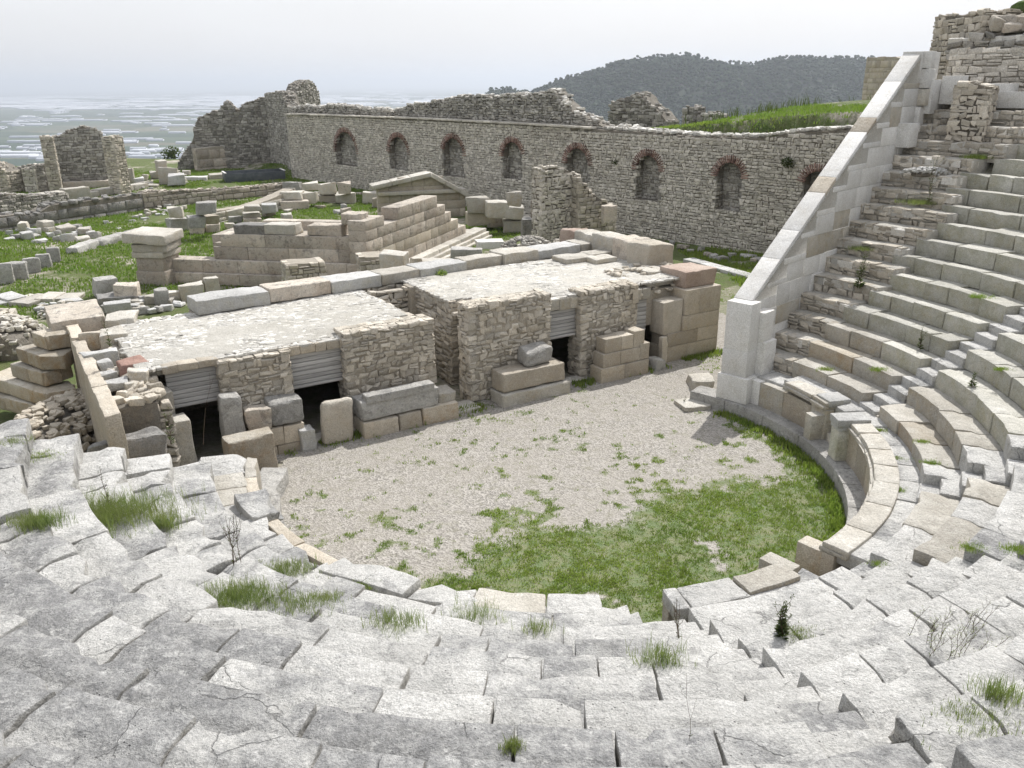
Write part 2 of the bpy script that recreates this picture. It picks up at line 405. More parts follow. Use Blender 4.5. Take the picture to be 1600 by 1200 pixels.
def wall(name, base0, base1, tops, label, cat, th=.8, z0=0., mat='rubdark', mort='mortar_dark', sh=.22, sl=.38, jit=.3, prot=.06,
         jag=.08, caps=True, world=False, holes=None, gap=.012, ends=True, topz=False, capsize=.28, split=.2, group=None, root=None, partname='masonry', bev=.2, below=.4, coredrop=0.):
    a = base0 if world else G(*base0, z0); b = base1 if world else G(*base1, z0)
    pl = Plane(a, b)
    pts = tops if topz else [pl.hit(*q) for q in tops]
    tp = profile(pts, jag, int(a[0] * 7) % 50)
    zmax = max(p[1] for p in pts) + .3
    r = root or empty(name, pl.pt(pl.L / 2, z0), label, cat, group)
    mb = MB(); hol = holes or (lambda t, z: False)
    masonry(mb, pl.pt(0, z0 - below), pl.D3, (0, 0, 1), pl.N3, pl.L, zmax - z0 + below, sh, sl, jit, prot, bev, mask=lambda x, y: y + z0 - below < tp(x) - sh * .3 and not hol(x, y + z0 - below), gap=gap, split=split)
    if ends:
        for (t, sg) in ((0, -1), (pl.L, 1)):
            tt = tp(min(max(t, 0.05), pl.L - .05))
            masonry(mb, pl.pt(t - sg * .05, z0 - below, 0), -pl.N3, (0, 0, 1), pl.D3 * sg, th, max(tt - z0 + below, .1), sh, sl, jit, prot, bev, gap=gap, split=split)
    mb.build(partname, M[mat], r)
    if not holes:
        c = MB(); core(c, pl, .06, pl.L - .06, z0 - below, lambda t: tp(t) - .03 - coredrop, th); c.build('wall_core', M[mort], r)
    if caps:
        c = MB(); rub_caps(c, pl, .1, pl.L - .1, tp, th, capsize); c.build('cap_stones', M[mat], r)
    return r, pl, tp

# loose stones surveyed by their outline in the photograph: x0,y0,x1,y1 (y1 = foot)
def pxs(box, z0=0., dr=.7, rz=0., mat='pale', name='stone_block', label=None, cat='stone block', group=None, bev=.03, amp=.05, jit=.17, ry=0., rx=0., sink=.03, n=(6, 5, 5), hs=1., root=None, mb=None):
    x0, y0, x1, y1 = box; mx = (x0 + x1) / 2; g = G(mx, y1, z0); s = depth(g) / FPX
    W = (x1 - x0) * s; D = W * dr; al = math.atan2(HE - z0, math.hypot(g[0], g[1]))
    hh = max(((y1 - y0) * s - D * sin(al)) / cos(al), .16 * W) * hs
    az = math.atan2(g[1], g[0]); c = g + np.array([cos(az), sin(az), 0]) * D / 2
    k = abs(cos(rz)) + dr * abs(sin(rz)); W2 = W / k; D2 = W2 * dr
    m = mb or MB()
    put(m, (c[0], c[1], z0 - sink), (W2, D2, hh + sink), rz=az - pi / 2 + rz, rx=rx, ry=ry, bev=min(bev, W2 * .15), amp=amp, jit=jit, n=n)
    if mb: return None
    o = m.build(name, M[mat], root)
    if not root: tag(o, label, cat, group)
    return o

# ================================================================== WORLD, SUN, CAMERA
w = bpy.data.worlds.new("World"); sc.world = w; w.use_nodes = True; nt = w.node_tree; nt.nodes.clear(); N = Nd(nt)
SUN_AZ, SUN_EL = math.atan2(1.5, .9), R(53)
sky = N.new('ShaderNodeTexSky', sky_type='NISHITA'); sky.sun_disc = False; sky.sun_elevation = SUN_EL
sky.sun_rotation = pi / 2 - SUN_AZ; sky.air_density = 1.; sky.dust_density = 6.; sky.ozone_density = 1.; sky.altitude = 300
tc = N.new('ShaderNodeTexCoord')
st = N.new('ShaderNodeVectorMath', operation='MULTIPLY'); N.L.new(tc.outputs['Generated'], st.inputs[0]); st.inputs[1].default_value = (1, 1, 3.5)
cl = N.ramp(N.noise(1.6, 5, .5, vec=st.outputs[0]), .3, .7, .62, .8)          # thin veil of high cloud
sep = N.new('ShaderNodeSeparateXYZ'); N.L.new(tc.outputs['Generated'], sep.inputs[0])
mixc = N.mix(cl, sky.outputs[0], (7.9, 7.95, 8.15))
bg = N.new('ShaderNodeBackground'); bg.inputs[1].default_value = .122
out = N.new('ShaderNodeOutputWorld'); N.L.new(mixc, bg.inputs[0]); N.L.new(bg.outputs[0], out.inputs[0])
sl = bpy.data.lights.new('sun', 'SUN'); sl.energy = 4.3; sl.angle = R(.9); sl.color = (1., .97, .92)
so = bpy.data.objects.new('sun', sl); COL.objects.link(so)
so.rotation_euler = (pi / 2 - SUN_EL, 0, SUN_AZ + pi / 2); so.location = (0, 0, 60)
cd = bpy.data.cameras.new('camera'); co = bpy.data.objects.new('camera', cd); COL.objects.link(co); sc.camera = co
cd.sensor_width = 36; cd.lens = 36 * FPX / 1600; cd.clip_start = .1; cd.clip_end = 200000
co.location = (0, 0, HE)
import mathutils
Rr = Rv * cos(ROLL) - Uv * sin(ROLL); Ur = Rv * sin(ROLL) + Uv * cos(ROLL)
mat3 = mathutils.Matrix(((Rr[0], Ur[0], -Fv[0]), (Rr[1], Ur[1], -Fv[1]), (Rr[2], Ur[2], -Fv[2])))
co.rotation_euler = mat3.to_euler()
vs = sc.view_settings; vs.view_transform = 'Standard'; vs.look = 'None'; vs.exposure = .2; vs.gamma = 1
sc.cycles.max_bounces = 4; sc.cycles.diffuse_bounces = 3; sc.cycles.adaptive_threshold = .02; sc.cycles.volume_bounces = 0
try: sc.cycles.volume_step_rate = 10
except Exception: pass

# ================================================================== TERRAIN
def nearw(a):
    a = np.where(np.asarray(a, float) > 90, np.asarray(a, float) - 360, a)
    return sstep(-a, 40, 80) * (1 - .45 * sstep(-a, 125, 165))
NA, NB = G(465, 280), G(1200, 400)
NW = Plane(NA[:2], NB[:2])
AN_ANG = 45.0
def tier_z(r, a): w_ = nearw(a); return 1.65 + (r - 7.75) / (.69 + .09 * w_) * (.42 - .06 * w_)
def terrain(x, y):
    z = np.zeros_like(x)
    # slope behind the niche wall
    dn = -((x - NW.a[0]) * NW.n[0] + (y - NW.a[1]) * NW.n[1]); t = (x - NW.a[0]) * NW.d[0] + (y - NW.a[1]) * NW.d[1]
    hb = np.interp(t, [-30, 0, 20, 38, 50, 60, 90], [0, 1, 4.6, 5.6, 6.6, 7.4, 8.])
    mound = 1.0 * np.exp(-((t - 53) / 9) ** 2 - ((dn - 9) / 6) ** 2)
    zz = sstep(dn, .7, 2.2) * (hb + mound) * (1 - sstep(dn, 25, 60))
    z = np.where(dn > 0, zz, z)
    # cavea slope
    dx = x - C[0]; dy = y - C[1]; r = np.hypot(dx, dy); a = np.degrees(np.arctan2(dy, dx))
    ina = (a < AN_ANG) & (a > -166) | (a < -166) & (a > -180) & (x < -9)
    top = np.where(a > -30, 9.3, 7.0)
    cav = np.where(r < 7.3, 0, np.where(r < 19.7, np.minimum(tier_z(r, a) - .55, 7.6), top + (np.clip(r, 19.7, 40) - 19.7) * .06))
    cav = np.where(r < 7.9, np.where(r < 7.15, 0, .9), cav)
    edge = sstep(AN_ANG - a, 0, 1.5) * sstep(a + 166, 0, 8)
    z = np.where(ina, np.maximum(z, cav * edge), z)
    # beyond the terrace the hill falls to the plain
    far = y + .35 * x
    drop = sstep(far, 96, 150)
    z = z - drop * 14 - np.clip(far - 130, 0, None) * .42
    z = z - np.clip(-x - 60, 0, None) * .25 * (y > 30)
    z = z + .18 * fbm(np.stack([x.ravel() * .12, y.ravel() * .12, x.ravel() * 0], 1), 4, 4).reshape(x.shape) * (y > 28) * (r > 20)
    return np.maximum(z, -175)
def axis(segs):
    o = []
    for a, b, n in segs: o.append(np.linspace(a, b, n, endpoint=False))
    o.append([segs[-1][1]]); return np.concatenate(o)
xs = axis([(-1200, -160, 14), (-160, -50, 28), (-50, 45, 190), (45, 160, 28), (160, 1200, 14)])
ys = axis([(-300, -20, 12), (-20, 6, 13), (6, 75, 138), (75, 125, 50), (125, 300, 26), (300, 1200, 16)])
X, Y = np.meshgrid(xs, ys); Z = terrain(X, Y)
P = np.stack([X.ravel(), Y.ravel(), Z.ravel()], 1); nx = len(xs); ny = len(ys)
ii, jj = np.meshgrid(np.arange(nx - 1), np.arange(ny - 1)); q = (jj * nx + ii).ravel()
Fq = np.stack([q, q + 1, q + nx + 1, q + nx], 1)
rr = np.hypot(P[:, 0] - C[0], P[:, 1] - C[1])
uu = (P[:, :2] - C) @ S_; vv = (P[:, :2] - C) @ N_
bare = np.zeros(len(P)); bare[(rr < 25) & (vv < 12)] = .55
bare[(uu > -12) & (uu < 12) & (vv > 4) & (vv < 16)] = .6
bare[(uu > -14) & (uu < -7) & (vv > 10) & (vv < 20)] = .35
mb = MB(); mb.add(P, [Fq], bare); g = mb.build('ground', M['ground'], smooth=True, angle=80); tag(g, kind='structure')
# plain
mb = MB(); mb.add([[-70000, 200, -160], [70000, 200, -160], [70000, 60000, -160], [-70000, 60000, -160]], [np.array([[0, 1, 2, 3]])])
tag(mb.build('plain', M['plain'], smooth=False), kind='structure')
# wooded hill
xs2 = np.linspace(-700, 1500, 120); ds = np.linspace(0, 1, 40)
ridge_px = [(0, 300), (450, 220), (560, 200), (640, 180), (700, 170), (755, 160), (772, 141), (800, 140), (832, 142), (862, 133), (900, 123), (960, 107), (1010, 99), (1060, 97), (1090, 102), (1120, 108), (1180, 105), (1230, 100), (1290, 100), (1340, 103), (1420, 112), (1600, 120), (1900, 150)]
DH = 2000.
def ridge(x):
    px = 800 + x / DH * FPX / cos(TILT) * .955
    py = np.interp(px, [p[0] for p in ridge_px], [p[1] for p in ridge_px])
    py0 = 133 - (px - 800) * .0087 + 0.
    return HE + (py0 - py) / FPX * DH * 1.12 - 11
def hillz(x, y):
    d = (y - DH)
    w_ = np.where(d < 0, 1 - sstep(-d, 0, 720), 1 - sstep(d, 0, 1100))
    rz = ridge(x); n = fbm(np.stack([x / 230, y / 230, x * 0], 1), 9, 4)
    return -165 + (rz + 165) * w_ + n * 28 * (1 - w_) * (w_ > 0) * 2 + 9 * fbm(np.stack([x / 60, y / 60, x * 0], 1), 31, 3) * (w_ > 0)
X, Y = np.meshgrid(np.linspace(-1200, 2100, 150), np.linspace(1180, 3200, 60)); xf = X.ravel(); yf = Y.ravel(); zf = hillz(xf, yf)
nx, ny = 150, 60; ii, jj = np.meshgrid(np.arange(nx - 1), np.arange(ny - 1)); q = (jj * nx + ii).ravel()
mb = MB(); mb.add(np.stack([xf, yf, zf], 1), [np.stack([q, q + 1, q + nx + 1, q + nx], 1)]); tag(mb.build('hill', M['hill'], angle=80), kind='structure')
# trees on it: far too many to count
ico_v = []; ph = (1 + 5 ** .5) / 2
for s1 in (-1, 1):
    for s2 in (-1, 1): ico_v += [(0, s1, s2 * ph), (s1, s2 * ph, 0), (s2 * ph, 0, s1)]
ico_v = np.array(ico_v) / math.hypot(1, ph); ico_f = []
for i in range(12):
    for j in range(i + 1, 12):
        for k in range(j + 1, 12):
            d = [np.linalg.norm(ico_v[a] - ico_v[b]) for a, b in ((i, j), (j, k), (i, k))]
            if max(d) < 1.2:
                n_ = np.cross(ico_v[j] - ico_v[i], ico_v[k] - ico_v[i]); ico_f.append((i, j, k) if n_ @ ico_v[i] > 0 else (i, k, j))
ico_f = np.array(ico_f)
nt_ = 15000; tx = rs.uniform(-350, 1450, nt_); ty = DH + rs.uniform(-420, 30, nt_); tz = hillz(tx, ty)
nb = 3; V = []; T = []
for k in range(nb):
    sz = rs.uniform(1.6, 4.6, nt_); oz = rs.uniform(1, 8.5, nt_) * (.6 + .8 * (rs.rand(nt_) < .25)); ox = rs.uniform(-3, 3, nt_); oy = rs.uniform(-3, 3, nt_)
    v = ico_v[None] * sz[:, None, None] * (1 + .35 * (rs.rand(nt_, 12, 1) - .5)) * np.array([1., 1., .8])
    v = v + np.stack([tx + ox, ty + oy, tz + oz], 1)[:, None]; V.append(v.reshape(-1, 3)); T.append(np.repeat(rs.rand(nt_), 12))
V = np.concatenate(V); Fk = (np.arange(nt_ * nb)[:, None, None] * 12 + ico_f[None]).reshape(-1, 3)
mb = MB(); mb.add(V, [Fk], np.concatenate(T)); tag(mb.build('pine_wood', M['tree'], smooth=False), 'dark pine wood covering the far hill', 'forest', kind='stuff')

# greenhouses on the plain
def ghouse(mb, cx, cy, L, Wd, rz, h=5.):
    n = max(1, int(Wd / 40)); V = []; F = []
    for i in range(n):
        y0 = -Wd / 2 + i * Wd / n; y1 = y0 + Wd / n; ym = (y0 + y1) / 2; b = len(V)
        V += [(-L / 2, y0, 0), (L / 2, y0, 0), (L / 2, y0, h), (-L / 2, y0, h), (L / 2, ym, h * 1.5), (-L / 2, ym, h * 1.5), (-L / 2, y1, h), (L / 2, y1, h), (L / 2, y1, 0), (-L / 2, y1, 0)]
        F += [(b, b + 1, b + 2, b + 3), (b + 3, b + 2, b + 4, b + 5), (b + 5, b + 4, b + 7, b + 6), (b + 6, b + 7, b + 8, b + 9)]
        F += [(b + 1, b + 8, b + 7, b + 2), (b, b + 3, b + 6, b + 9)]
    P = rot(np.array(V, float), rz) + np.array([cx, cy, -160]); mb.add(P, [np.array(F)])
cnt = 0; far = MB()
def vis_ok(px, py): return px < 1050 or True
spots = []
for _ in range(8500):
    py = 131.5 + 122 * random.random() ** 1.35; px = random.uniform(-60, 1000)
    if px > 450 and py > 175: continue
    spots.append((py, px))
spots.sort(reverse=True)
for (py, px) in spots:
    py_h = py - (px - 400) * .0087 * 0
    g0 = G(px, py_h, -160)
    if g0[1] > 42000 or g0[1] < 0: continue
    dens = vnoise(np.array([[px * .012, py * .09, 0.]]), 6)[0]
    if (dens < -.1 and random.random() < .8) or random.random() < .45 or (px > 500 and random.random() < .5) or (py < 150 and random.random() < .62): continue
    dd = depth(g0); L = random.choice([7, 14, 24, 40, 65]) * random.uniform(.7, 1.2) * dd / FPX * (.5 if py < 150 else 1); Wd = random.uniform(.35, .95) * dd / FPX * dd / (HE + 160) * (1. if py < 180 else .9)
    if py > 170 and random.random() < .72: continue
    rz = random.uniform(-.03, .03) + (.2 if random.random() < .2 else 0)
    if cnt < 170:
        m_ = MB(); ghouse(m_, g0[0], g0[1], L, Wd, rz)
        tag(m_.build('greenhouse', M['plastic'], smooth=False), 'low white greenhouse range on the hazy plain below the ruins', 'greenhouse', 'greenhouses on the plain')
        cnt += 1
    else: ghouse(far, g0[0], g0[1], L, Wd, rz)
tag(far.build('far_greenhouses', M['plastic'], smooth=False), 'countless white greenhouses fading towards the horizon of the plain', 'greenhouses', kind='stuff')

# haze
hz = bpy.data.materials.new('haze'); hz.use_nodes = True; hz.node_tree.nodes.clear()
ho = hz.node_tree.nodes.new('ShaderNodeOutputMaterial'); hv = hz.node_tree.nodes.new('ShaderNodeVolumePrincipled')
hv.inputs['Color'].default_value = (.80, .87, .97, 1); hv.inputs['Density'].default_value = .00013; hv.inputs['Anisotropy'].default_value = .35
hz.node_tree.links.new(hv.outputs[0], ho.inputs['Volume'])
mb = MB(); I, Q = cubegrid(1, 1, 1); B0 = np.array([-71000, -400, -185.]); B1 = np.array([71000, 61000, 190.])
mb.add(B0 + I * (B1 - B0), [Q]); hobj = mb.build('haze', hz, smooth=False); tag(hobj, 'pale sea haze over the plain', 'haze', kind='stuff')

# ================================================================== ORCHESTRA
def sheet(name, pts, z, mat, sub=0.5):
    import mathutils.geometry as mg
    mb = MB(); P = np.array([[p[0], p[1], z] for p in pts]); mb.add(P, [np.array([list(range(len(P)))])]); return tag(mb.build(name, mat, smooth=False), kind='structure')
def lawn(gx, gy):
    nz_ = fbm(np.stack([gx * .55, gy * .55, gx * 0], 1), 21, 4); nf = fbm(np.stack([gx * 2.2, gy * 2.2, gx * 0], 1), 22, 3); rad = np.hypot(gx - C[0], gy - C[1]); ang = np.arctan2(gy - C[1], gx - C[0])
    e0, e1 = G(560, 860)[:2], G(1330, 730)[:2]; L_ = np.linalg.norm(e1 - e0); dl = (e1 - e0) / L_
    side = -((gx - e0[0]) * (-dl[1]) + (gy - e0[1]) * dl[0]); along = ((gx - e0[0]) * dl[0] + (gy - e0[1]) * dl[1]) / L_
    d = sstep(side + 1.3 * nz_ - 1.5 * (1 - np.clip(along * 1.6, 0, 1)), -.35, .6) * (nf * .9 + nz_ * .7 > -.5)
    nq = fbm(np.stack([gx * 5, gy * 5, gx * 0], 1), 23, 3); d = d * (.35 + .65 * sstep(nq + .6 * side, -.5, .1)); d = np.maximum(d, np.where(side > -5, sstep(nf * .6 + nq * .6 + .2 * nz_ - .07 * np.clip(-side, 0, 9), .10, .3) * .8, 0)); d = np.maximum(d, sstep(nq * .7 + nf * .5, .22, .45) * .45)
    return np.maximum(d, ((rad > 5.7) & (ang > -.9) & (ang < .6)) * (nf > -.05) * .7), nz_
gp = [POL(7.0, a)[:2] for a in np.linspace(38, -190, 60)] + [UV(-7.5, 3.)[:2], UV(-7.5, 5.9)[:2], UV(10.2, 5.9)[:2], UV(10.4, 11)[:2], UV(15, 14)[:2], UV(14, 6)[:2], UV(8.2, 1.5)[:2]]
def inside(p, A):
    ins = np.zeros(len(p), bool); j = len(A) - 1
    for i in range(len(A)):
        ins ^= ((A[i][1] > p[:, 1]) != (A[j][1] > p[:, 1])) & (p[:, 0] < (A[j][0] - A[i][0]) * (p[:, 1] - A[i][1]) / (A[j][1] - A[i][1] + 1e-9) + A[i][0]); j = i
    return ins
X, Y = np.meshgrid(np.arange(-10, 12, .12), np.arange(10, 40, .12)); nx = X.shape[1]; ny = X.shape[0]; ii, jj = np.meshgrid(np.arange(nx - 1), np.arange(ny - 1)); q = (jj * nx + ii).ravel()
Pp = np.stack([X.ravel(), Y.ravel(), X.ravel() * 0 + .012], 1); ok = inside(Pp[q] + .06, gp); q = q[ok]; dn_, _ = lawn(Pp[:, 0], Pp[:, 1])
Pp[:, 2] += .01 + .02 * fbm(Pp * 1.3, 5, 3)
mb = MB(); mb.add(Pp, [np.stack([q, q + 1, q + nx + 1, q + nx], 1)], dn_ * (np.hypot(Pp[:, 0] - C[0], Pp[:, 1] - C[1]) < 7)); tag(mb.build('orchestra_floor', M['gravel']), kind='structure')
def grass(name, pts, tones, h, wd, mat, label, n=3, kind='stuff', cat='grass', root=None, spread=.03, lean=.5):
    """short blades, one triangle pair each; pts (k,3)"""
    pts = np.asarray(pts); k = len(pts)
    if k == 0: return
    P = np.repeat(pts, n, 0) + np.concatenate([(rs.rand(k * n, 2) - .5) * 2 * spread, np.zeros((k * n, 1))], 1)
    a = rs.rand(k * n) * 2 * pi; hh = h * rs.uniform(.5, 1.3, k * n) if np.isscalar(h) else np.repeat(h, n) * rs.uniform(.5, 1.3, k * n)
    la = rs.rand(k * n) * 2 * pi; ll = rs.rand(k * n) * lean * hh
    dx = np.stack([np.cos(a), np.sin(a), a * 0], 1) * wd / 2; tip = np.stack([np.cos(la) * ll, np.sin(la) * ll, hh], 1)
    mid = tip * np.array([.35, .35, .6])
    V = np.stack([P - dx, P + dx, P + mid + dx * .8, P + mid - dx * .8, P + tip], 1).reshape(-1, 3)
    b = np.arange(k * n)[:, None] * 5
    mb = MB(); mb.add(V, [b + np.array([[0, 1, 2, 3]]), b + np.array([[3, 2, 4]])], np.repeat(np.clip(np.repeat(tones, n) + (rs.rand(k * n) - .5) * .6, 0, 1), 5))
    o = mb.build(name, mat, root, smooth=False)
    if not root: tag(o, label, cat, kind=kind)
    return o
# lawn in the lower right of the orchestra, and scattered weeds in the gravel
K = 85000
ang = rs.rand(K) * 2 * pi; rad = 6.45 * np.sqrt(rs.rand(K)); gx = C[0] + rad * np.cos(ang); gy = C[1] + rad * np.sin(ang)
pt_ = np.stack([gx, gy, gx * 0 + .015], 1); dens, nz_ = lawn(gx, gy); keep = rs.rand(K) < dens * (.22 + .6 * sstep(fbm(np.stack([gx * 3, gy * 3, gx * 0], 1), 61, 3), -.4, .4))
grass('orchestra_grass', pt_[keep], (.5 + .8 * nz_)[keep], .05, .016, M['blade'], 'bright green grass covering the near right part of the orchestra', n=5, spread=.05, lean=1.1)

def scatter(n, poly, zf, thr=-.1, s=.4, seed=1):
    A = np.array(poly); lo = A.min(0); hi = A.max(0); p = lo + rs.rand(n, 2) * (hi - lo); ins = np.zeros(n, bool); j = len(A) - 1
    for i in range(len(A)):
        c = ((A[i, 1] > p[:, 1]) != (A[j, 1] > p[:, 1])) & (p[:, 0] < (A[j, 0] - A[i, 0]) * (p[:, 1] - A[i, 1]) / (A[j, 1] - A[i, 1] + 1e-9) + A[i, 0]); ins ^= c; j = i
    p = p[ins]; nn = fbm(np.stack([p[:, 0] * s, p[:, 1] * s, p[:, 0] * 0], 1), seed, 4); k = nn > thr; p = p[k]
    z = zf(p[:, 0], p[:, 1]) if callable(zf) else np.full(len(p), zf)
    return np.concatenate([p, z[:, None]], 1), .5 + .5 * nn[k]
def gpoly(L, z=0): return [G(*q, z)[:2] for q in L]
p, t = scatter(100000, gpoly([(0, 262), (240, 262), (520, 268), (700, 300), (850, 360), (700, 400), (560, 430), (330, 470), (120, 470), (0, 520), (-120, 520), (-120, 300)]), terrain, -.3, .22, 3)
grass('meadow_grass', p, t, .13, .06, M['meadow'], 'green spring grass between the fallen blocks behind the stage', n=3, spread=.25)
p, t = scatter(9000, gpoly([(1000, 350), (1190, 385), (1260, 400), (1190, 470), (1130, 430), (1075, 400)]), terrain, -.15, .5, 5)
grass('shaded_grass', p, t, .16, .05, M['blade'], 'patchy grass in the passage at the foot of the niched wall', n=3, spread=.15)
p, t = scatter(4000, gpoly([(1115, 430), (1180, 440), (1150, 560), (1090, 600), (1085, 560), (1120, 500)]), .012, .12, .9, 6)
grass('passage_weeds', p, t, .06, .025, M['blade'], 'thin weeds in the gravel beside the corner pier', n=4, spread=.06)
mp_ = [NW.pt(t_, 0, o)[:2] for t_, o in ((30, -1.8), (62, -1.8), (70, -18), (50, -24), (34, -12))]
p, t = scatter(24000, mp_, terrain, -.05, .3, 8)
grass('mound_grass', p, t, .15, .07, M['meadow'], 'lush grass on the mound above the niched wall', n=3, spread=.25)
p, t = scatter(600, [NW.pt(t_, 0, o)[:2] for t_, o in ((44, -4), (62, -4), (64, -14), (50, -16))], terrain, 0, .3, 9)
grass('tall_weeds', p, t, .6, .04, M['leafdark'], 'tall dark weeds standing on top of the grassy mound', n=4, spread=.3)
# weeds along the foot of the stage front and the podium
L = []
for _ in range(1500):
    u = random.uniform(-6, 10.6); v = 5.25 - abs(random.gauss(0, .22))
    if n1(u * 1.3, 4)[0] > -.05: L.append(UV(u, v, .012))
for _ in range(900):
    a = random.uniform(-60, 40); L.append(POL(6.42 - abs(random.gauss(0, .15)), a, .012))
grass('footing_weeds', np.array(L), rs.rand(len(L)), .13, .03, M['blade'], 'dark green weeds growing along the foot of the walls', n=5, spread=.08)

# ================================================================== CAVEA
AISLES = [7., -27.3, -54.5, -81.7]
def aisle_c(k, r): return AISLES[k]
def disorder(a, r):
    if a < -122: return .6
    if a < -100: return .4
    if a < -50: return .19
    return .24
def settle(rad, zoff_i, a):
    """radius and height correction of the settled side"""
    w_ = nearw(a) * sstep(rad, 7.1, 7.75); i_f = (rad - R0) / DR
    return rad + w_ * ((7.75 + .78 * i_f) - rad), -nearw(a) * .06 * max(zoff_i, 0)
def ringblock(mb, a0, a1, r0, r1, z0, z1, dis=.2, groove=0., bev=.03, amp=.02, near=False, jit=0., freq=2.5, tier=0, tone=None):
    """one curved seat block, angles in degrees"""
    rm = (r0 + r1) / 2; L = R(a1 - a0) * rm; D = r1 - r0; Hh = z1 - z0
    nx_, ny_, nz__ = (max(4, int(L / (.07 if near else .2))), 12 if near else 7, 4 if near else 3)
    _seed[0] += 1
    X, bx = lines(L, bev, nx_); Y, by = lines(D, bev, ny_); Z, bz = lines(Hh, bev, nz__)
    I, Q = cubegrid(nx_ + 1, ny_ + 1, nz__ + 1); P = np.stack([X[I[:, 0]], Y[I[:, 1]], Z[I[:, 2]]], 1)
    Dm = np.array([L, D, Hh]) / 2; b = np.array([bx, by, bz]); q = np.clip(P, -(Dm - b), Dm - b); d = (P - q) / b
    l = np.linalg.norm(d, axis=1, keepdims=True); l[l == 0] = 1; P = q + d / l * b
    if groove:
        up = P[:, 2] > Dm[2] - bz * 1.2; yy = P[:, 1] + Dm[1]; P[:, 2] -= up * groove * sstep(yy, .34, .37)
    off = _seed[0] * 7.3; pw = P + off
    # worn and broken front edge: bites out of the arris
    bite = fbm(np.stack([pw[:, 0] * 2.6, pw[:, 2] * .5, pw[:, 0] * 0], 1), 8, 3)
    frontness = sstep(-P[:, 1], Dm[1] - .30, Dm[1]) * (P[:, 2] > -Dm[2] * .2)
    P[:, 1] += frontness * np.clip(bite - (.28 - .25 * dis), 0, 1) * (.14 + .25 * dis)
    P[:, 2] -= frontness * np.clip(bite - (.30 - .25 * dis), 0, 1) * (.10 + .12 * dis)
    ends = sstep(np.abs(P[:, 0]), Dm[0] - .14, Dm[0]) * (P[:, 2] > 0); eb = fbm(np.stack([pw[:, 1] * 3, pw[:, 0] * 2, P[:, 0] * 0 + off], 1), 12, 2)
    P[:, 2] -= ends * np.clip(eb - .05, 0, 1) * (.02 + .05 * dis)
    a_ = amp * (1 + 1.2 * dis)
    for c in range(3): P[:, c] += a_ * fbm(pw * freq + c * 13, 40 + c, 4)
    if jit:
        T = (P[:, :2] / Dm[:2]); J = (rs.rand(5) - .5) * 2 * jit
        P[:, 2] += T[:, 0] * J[0] * .35 + T[:, 1] * J[1] * .3; P[:, 1] += T[:, 0] * J[2] * .5; P[:, 0] += J[3] * .3
        P[:, 2] += J[4] * .3
    ang = R((a0 + a1) / 2) + P[:, 0] / rm; rad = rm + P[:, 1]
    rad, dz_ = settle(rad, tier, np.degrees(ang))
    V = np.stack([C[0] + rad * np.cos(ang), C[1] + rad * np.sin(ang), (z0 + z1) / 2 + P[:, 2] + dz_], 1)
    mb.add(V, [Q[:, ::-1]], tone)
ENDS = [30, 30.5, 31, 31, 29.5, 29.5, 31.5, 30.5, 30, 31.5, 33, 33, 31, 30.5, 30.5, 29]
LEFT = [-162, -161, -160, -160, -160, -160, -161, -162, -162, -160, -158, -156, -154, -150, -146, -140]
ORD = ['lowest', 'second', 'third', 'fourth', 'fifth', 'sixth', 'seventh', 'eighth', 'ninth', 'tenth', 'eleventh', 'twelfth', 'thirteenth', 'fourteenth', 'fifteenth', 'sixteenth']
NT = 15
DR = .69; R0 = 7.75; Z0 = 1.65; DZ = .42
def tz(i): return Z0 + DZ * i
def pick(a, r, i):
    x = random.random()
    if a > -18:
        if i < 2 or (i == 2 and a > 15): return 'pale' if x < .85 else 'ochre'
        if i > 11 and a < 25 and x < .3: return 'bluish'
        return 'green'
    if a > -50 and x < .18: return 'pale'
    return 'seat'
def greyness(a, r, px_=0):
    g = .14
    if a < -60: g = .20 + .66 * float(sstep(r, 10.6, 12.6)) * float(sstep(-a, 60, 88))
    if a < -100: g = max(g, .36 + .42 * float(sstep(r, 9, 12)))
    return float(np.clip(g + random.gauss(0, .22), 0, 1.15))
for i in range(NT):
    r = R0 + DR * i; z = tz(i); rt = empty('seating_tier', POL(r, -60, z - .42), '%s seating tier up from the orchestra, a curved row of worn limestone seat blocks' % ORD[i], 'seating row', 'seating tiers of the theatre')
    amin, amax = LEFT[i], ENDS[i]
    if i >= 11: amin = max(amin, -118 if i < 13 else -40)
    a = amax; base = []
    cuts = sorted([(aisle_c(k, r) + math.degrees(.36 / r), aisle_c(k, r) - math.degrees(.36 / r)) for k in range(len(AISLES))], reverse=True)
    segs = []; hi = amax
    for (c1, c0) in cuts:
        if c0 < amin: continue
        segs.append((hi, c1)); hi = c0
    segs.append((hi, amin))
    for (h_, l_) in segs:
        x = h_
        while x > l_ + .2:
            want = random.choice([.75, .9, 1.1, 1.3, 1.6]) if x > -50 else random.choice([.6, .8, 1.05, 1.3, 1.7])
            da = math.degrees(want / r)
            if x - da < l_ + math.degrees(.45 / r): da = x - l_
            dis = disorder(x - da / 2, r)
            mid = x - da / 2
            near = (abs(mid + 90) < 55 and i >= 6) or (i >= 9 and mid < -20)
            if dis > .7 and random.random() < .05 and i < 8: x -= da; continue
            m_ = MB(); gapd = math.degrees((.010 + .040 * dis * random.random()) / r)
            rr_ = r + (random.random() - .5) * .16 * dis
            ringblock(m_, x - da + gapd, x - gapd, rr_, r + DR + .22, z - .47, z, dis, groove=.05 if (random.random() < .8 and mid < 40) else .0,
                      bev=.014 + .022 * dis, amp=.012 + .012 * dis, near=near, jit=.015 + .07 * dis, tier=i, tone=greyness(mid, r))
            m_.build('seat_block', M[pick(mid, r, i)], rt)
            x -= da
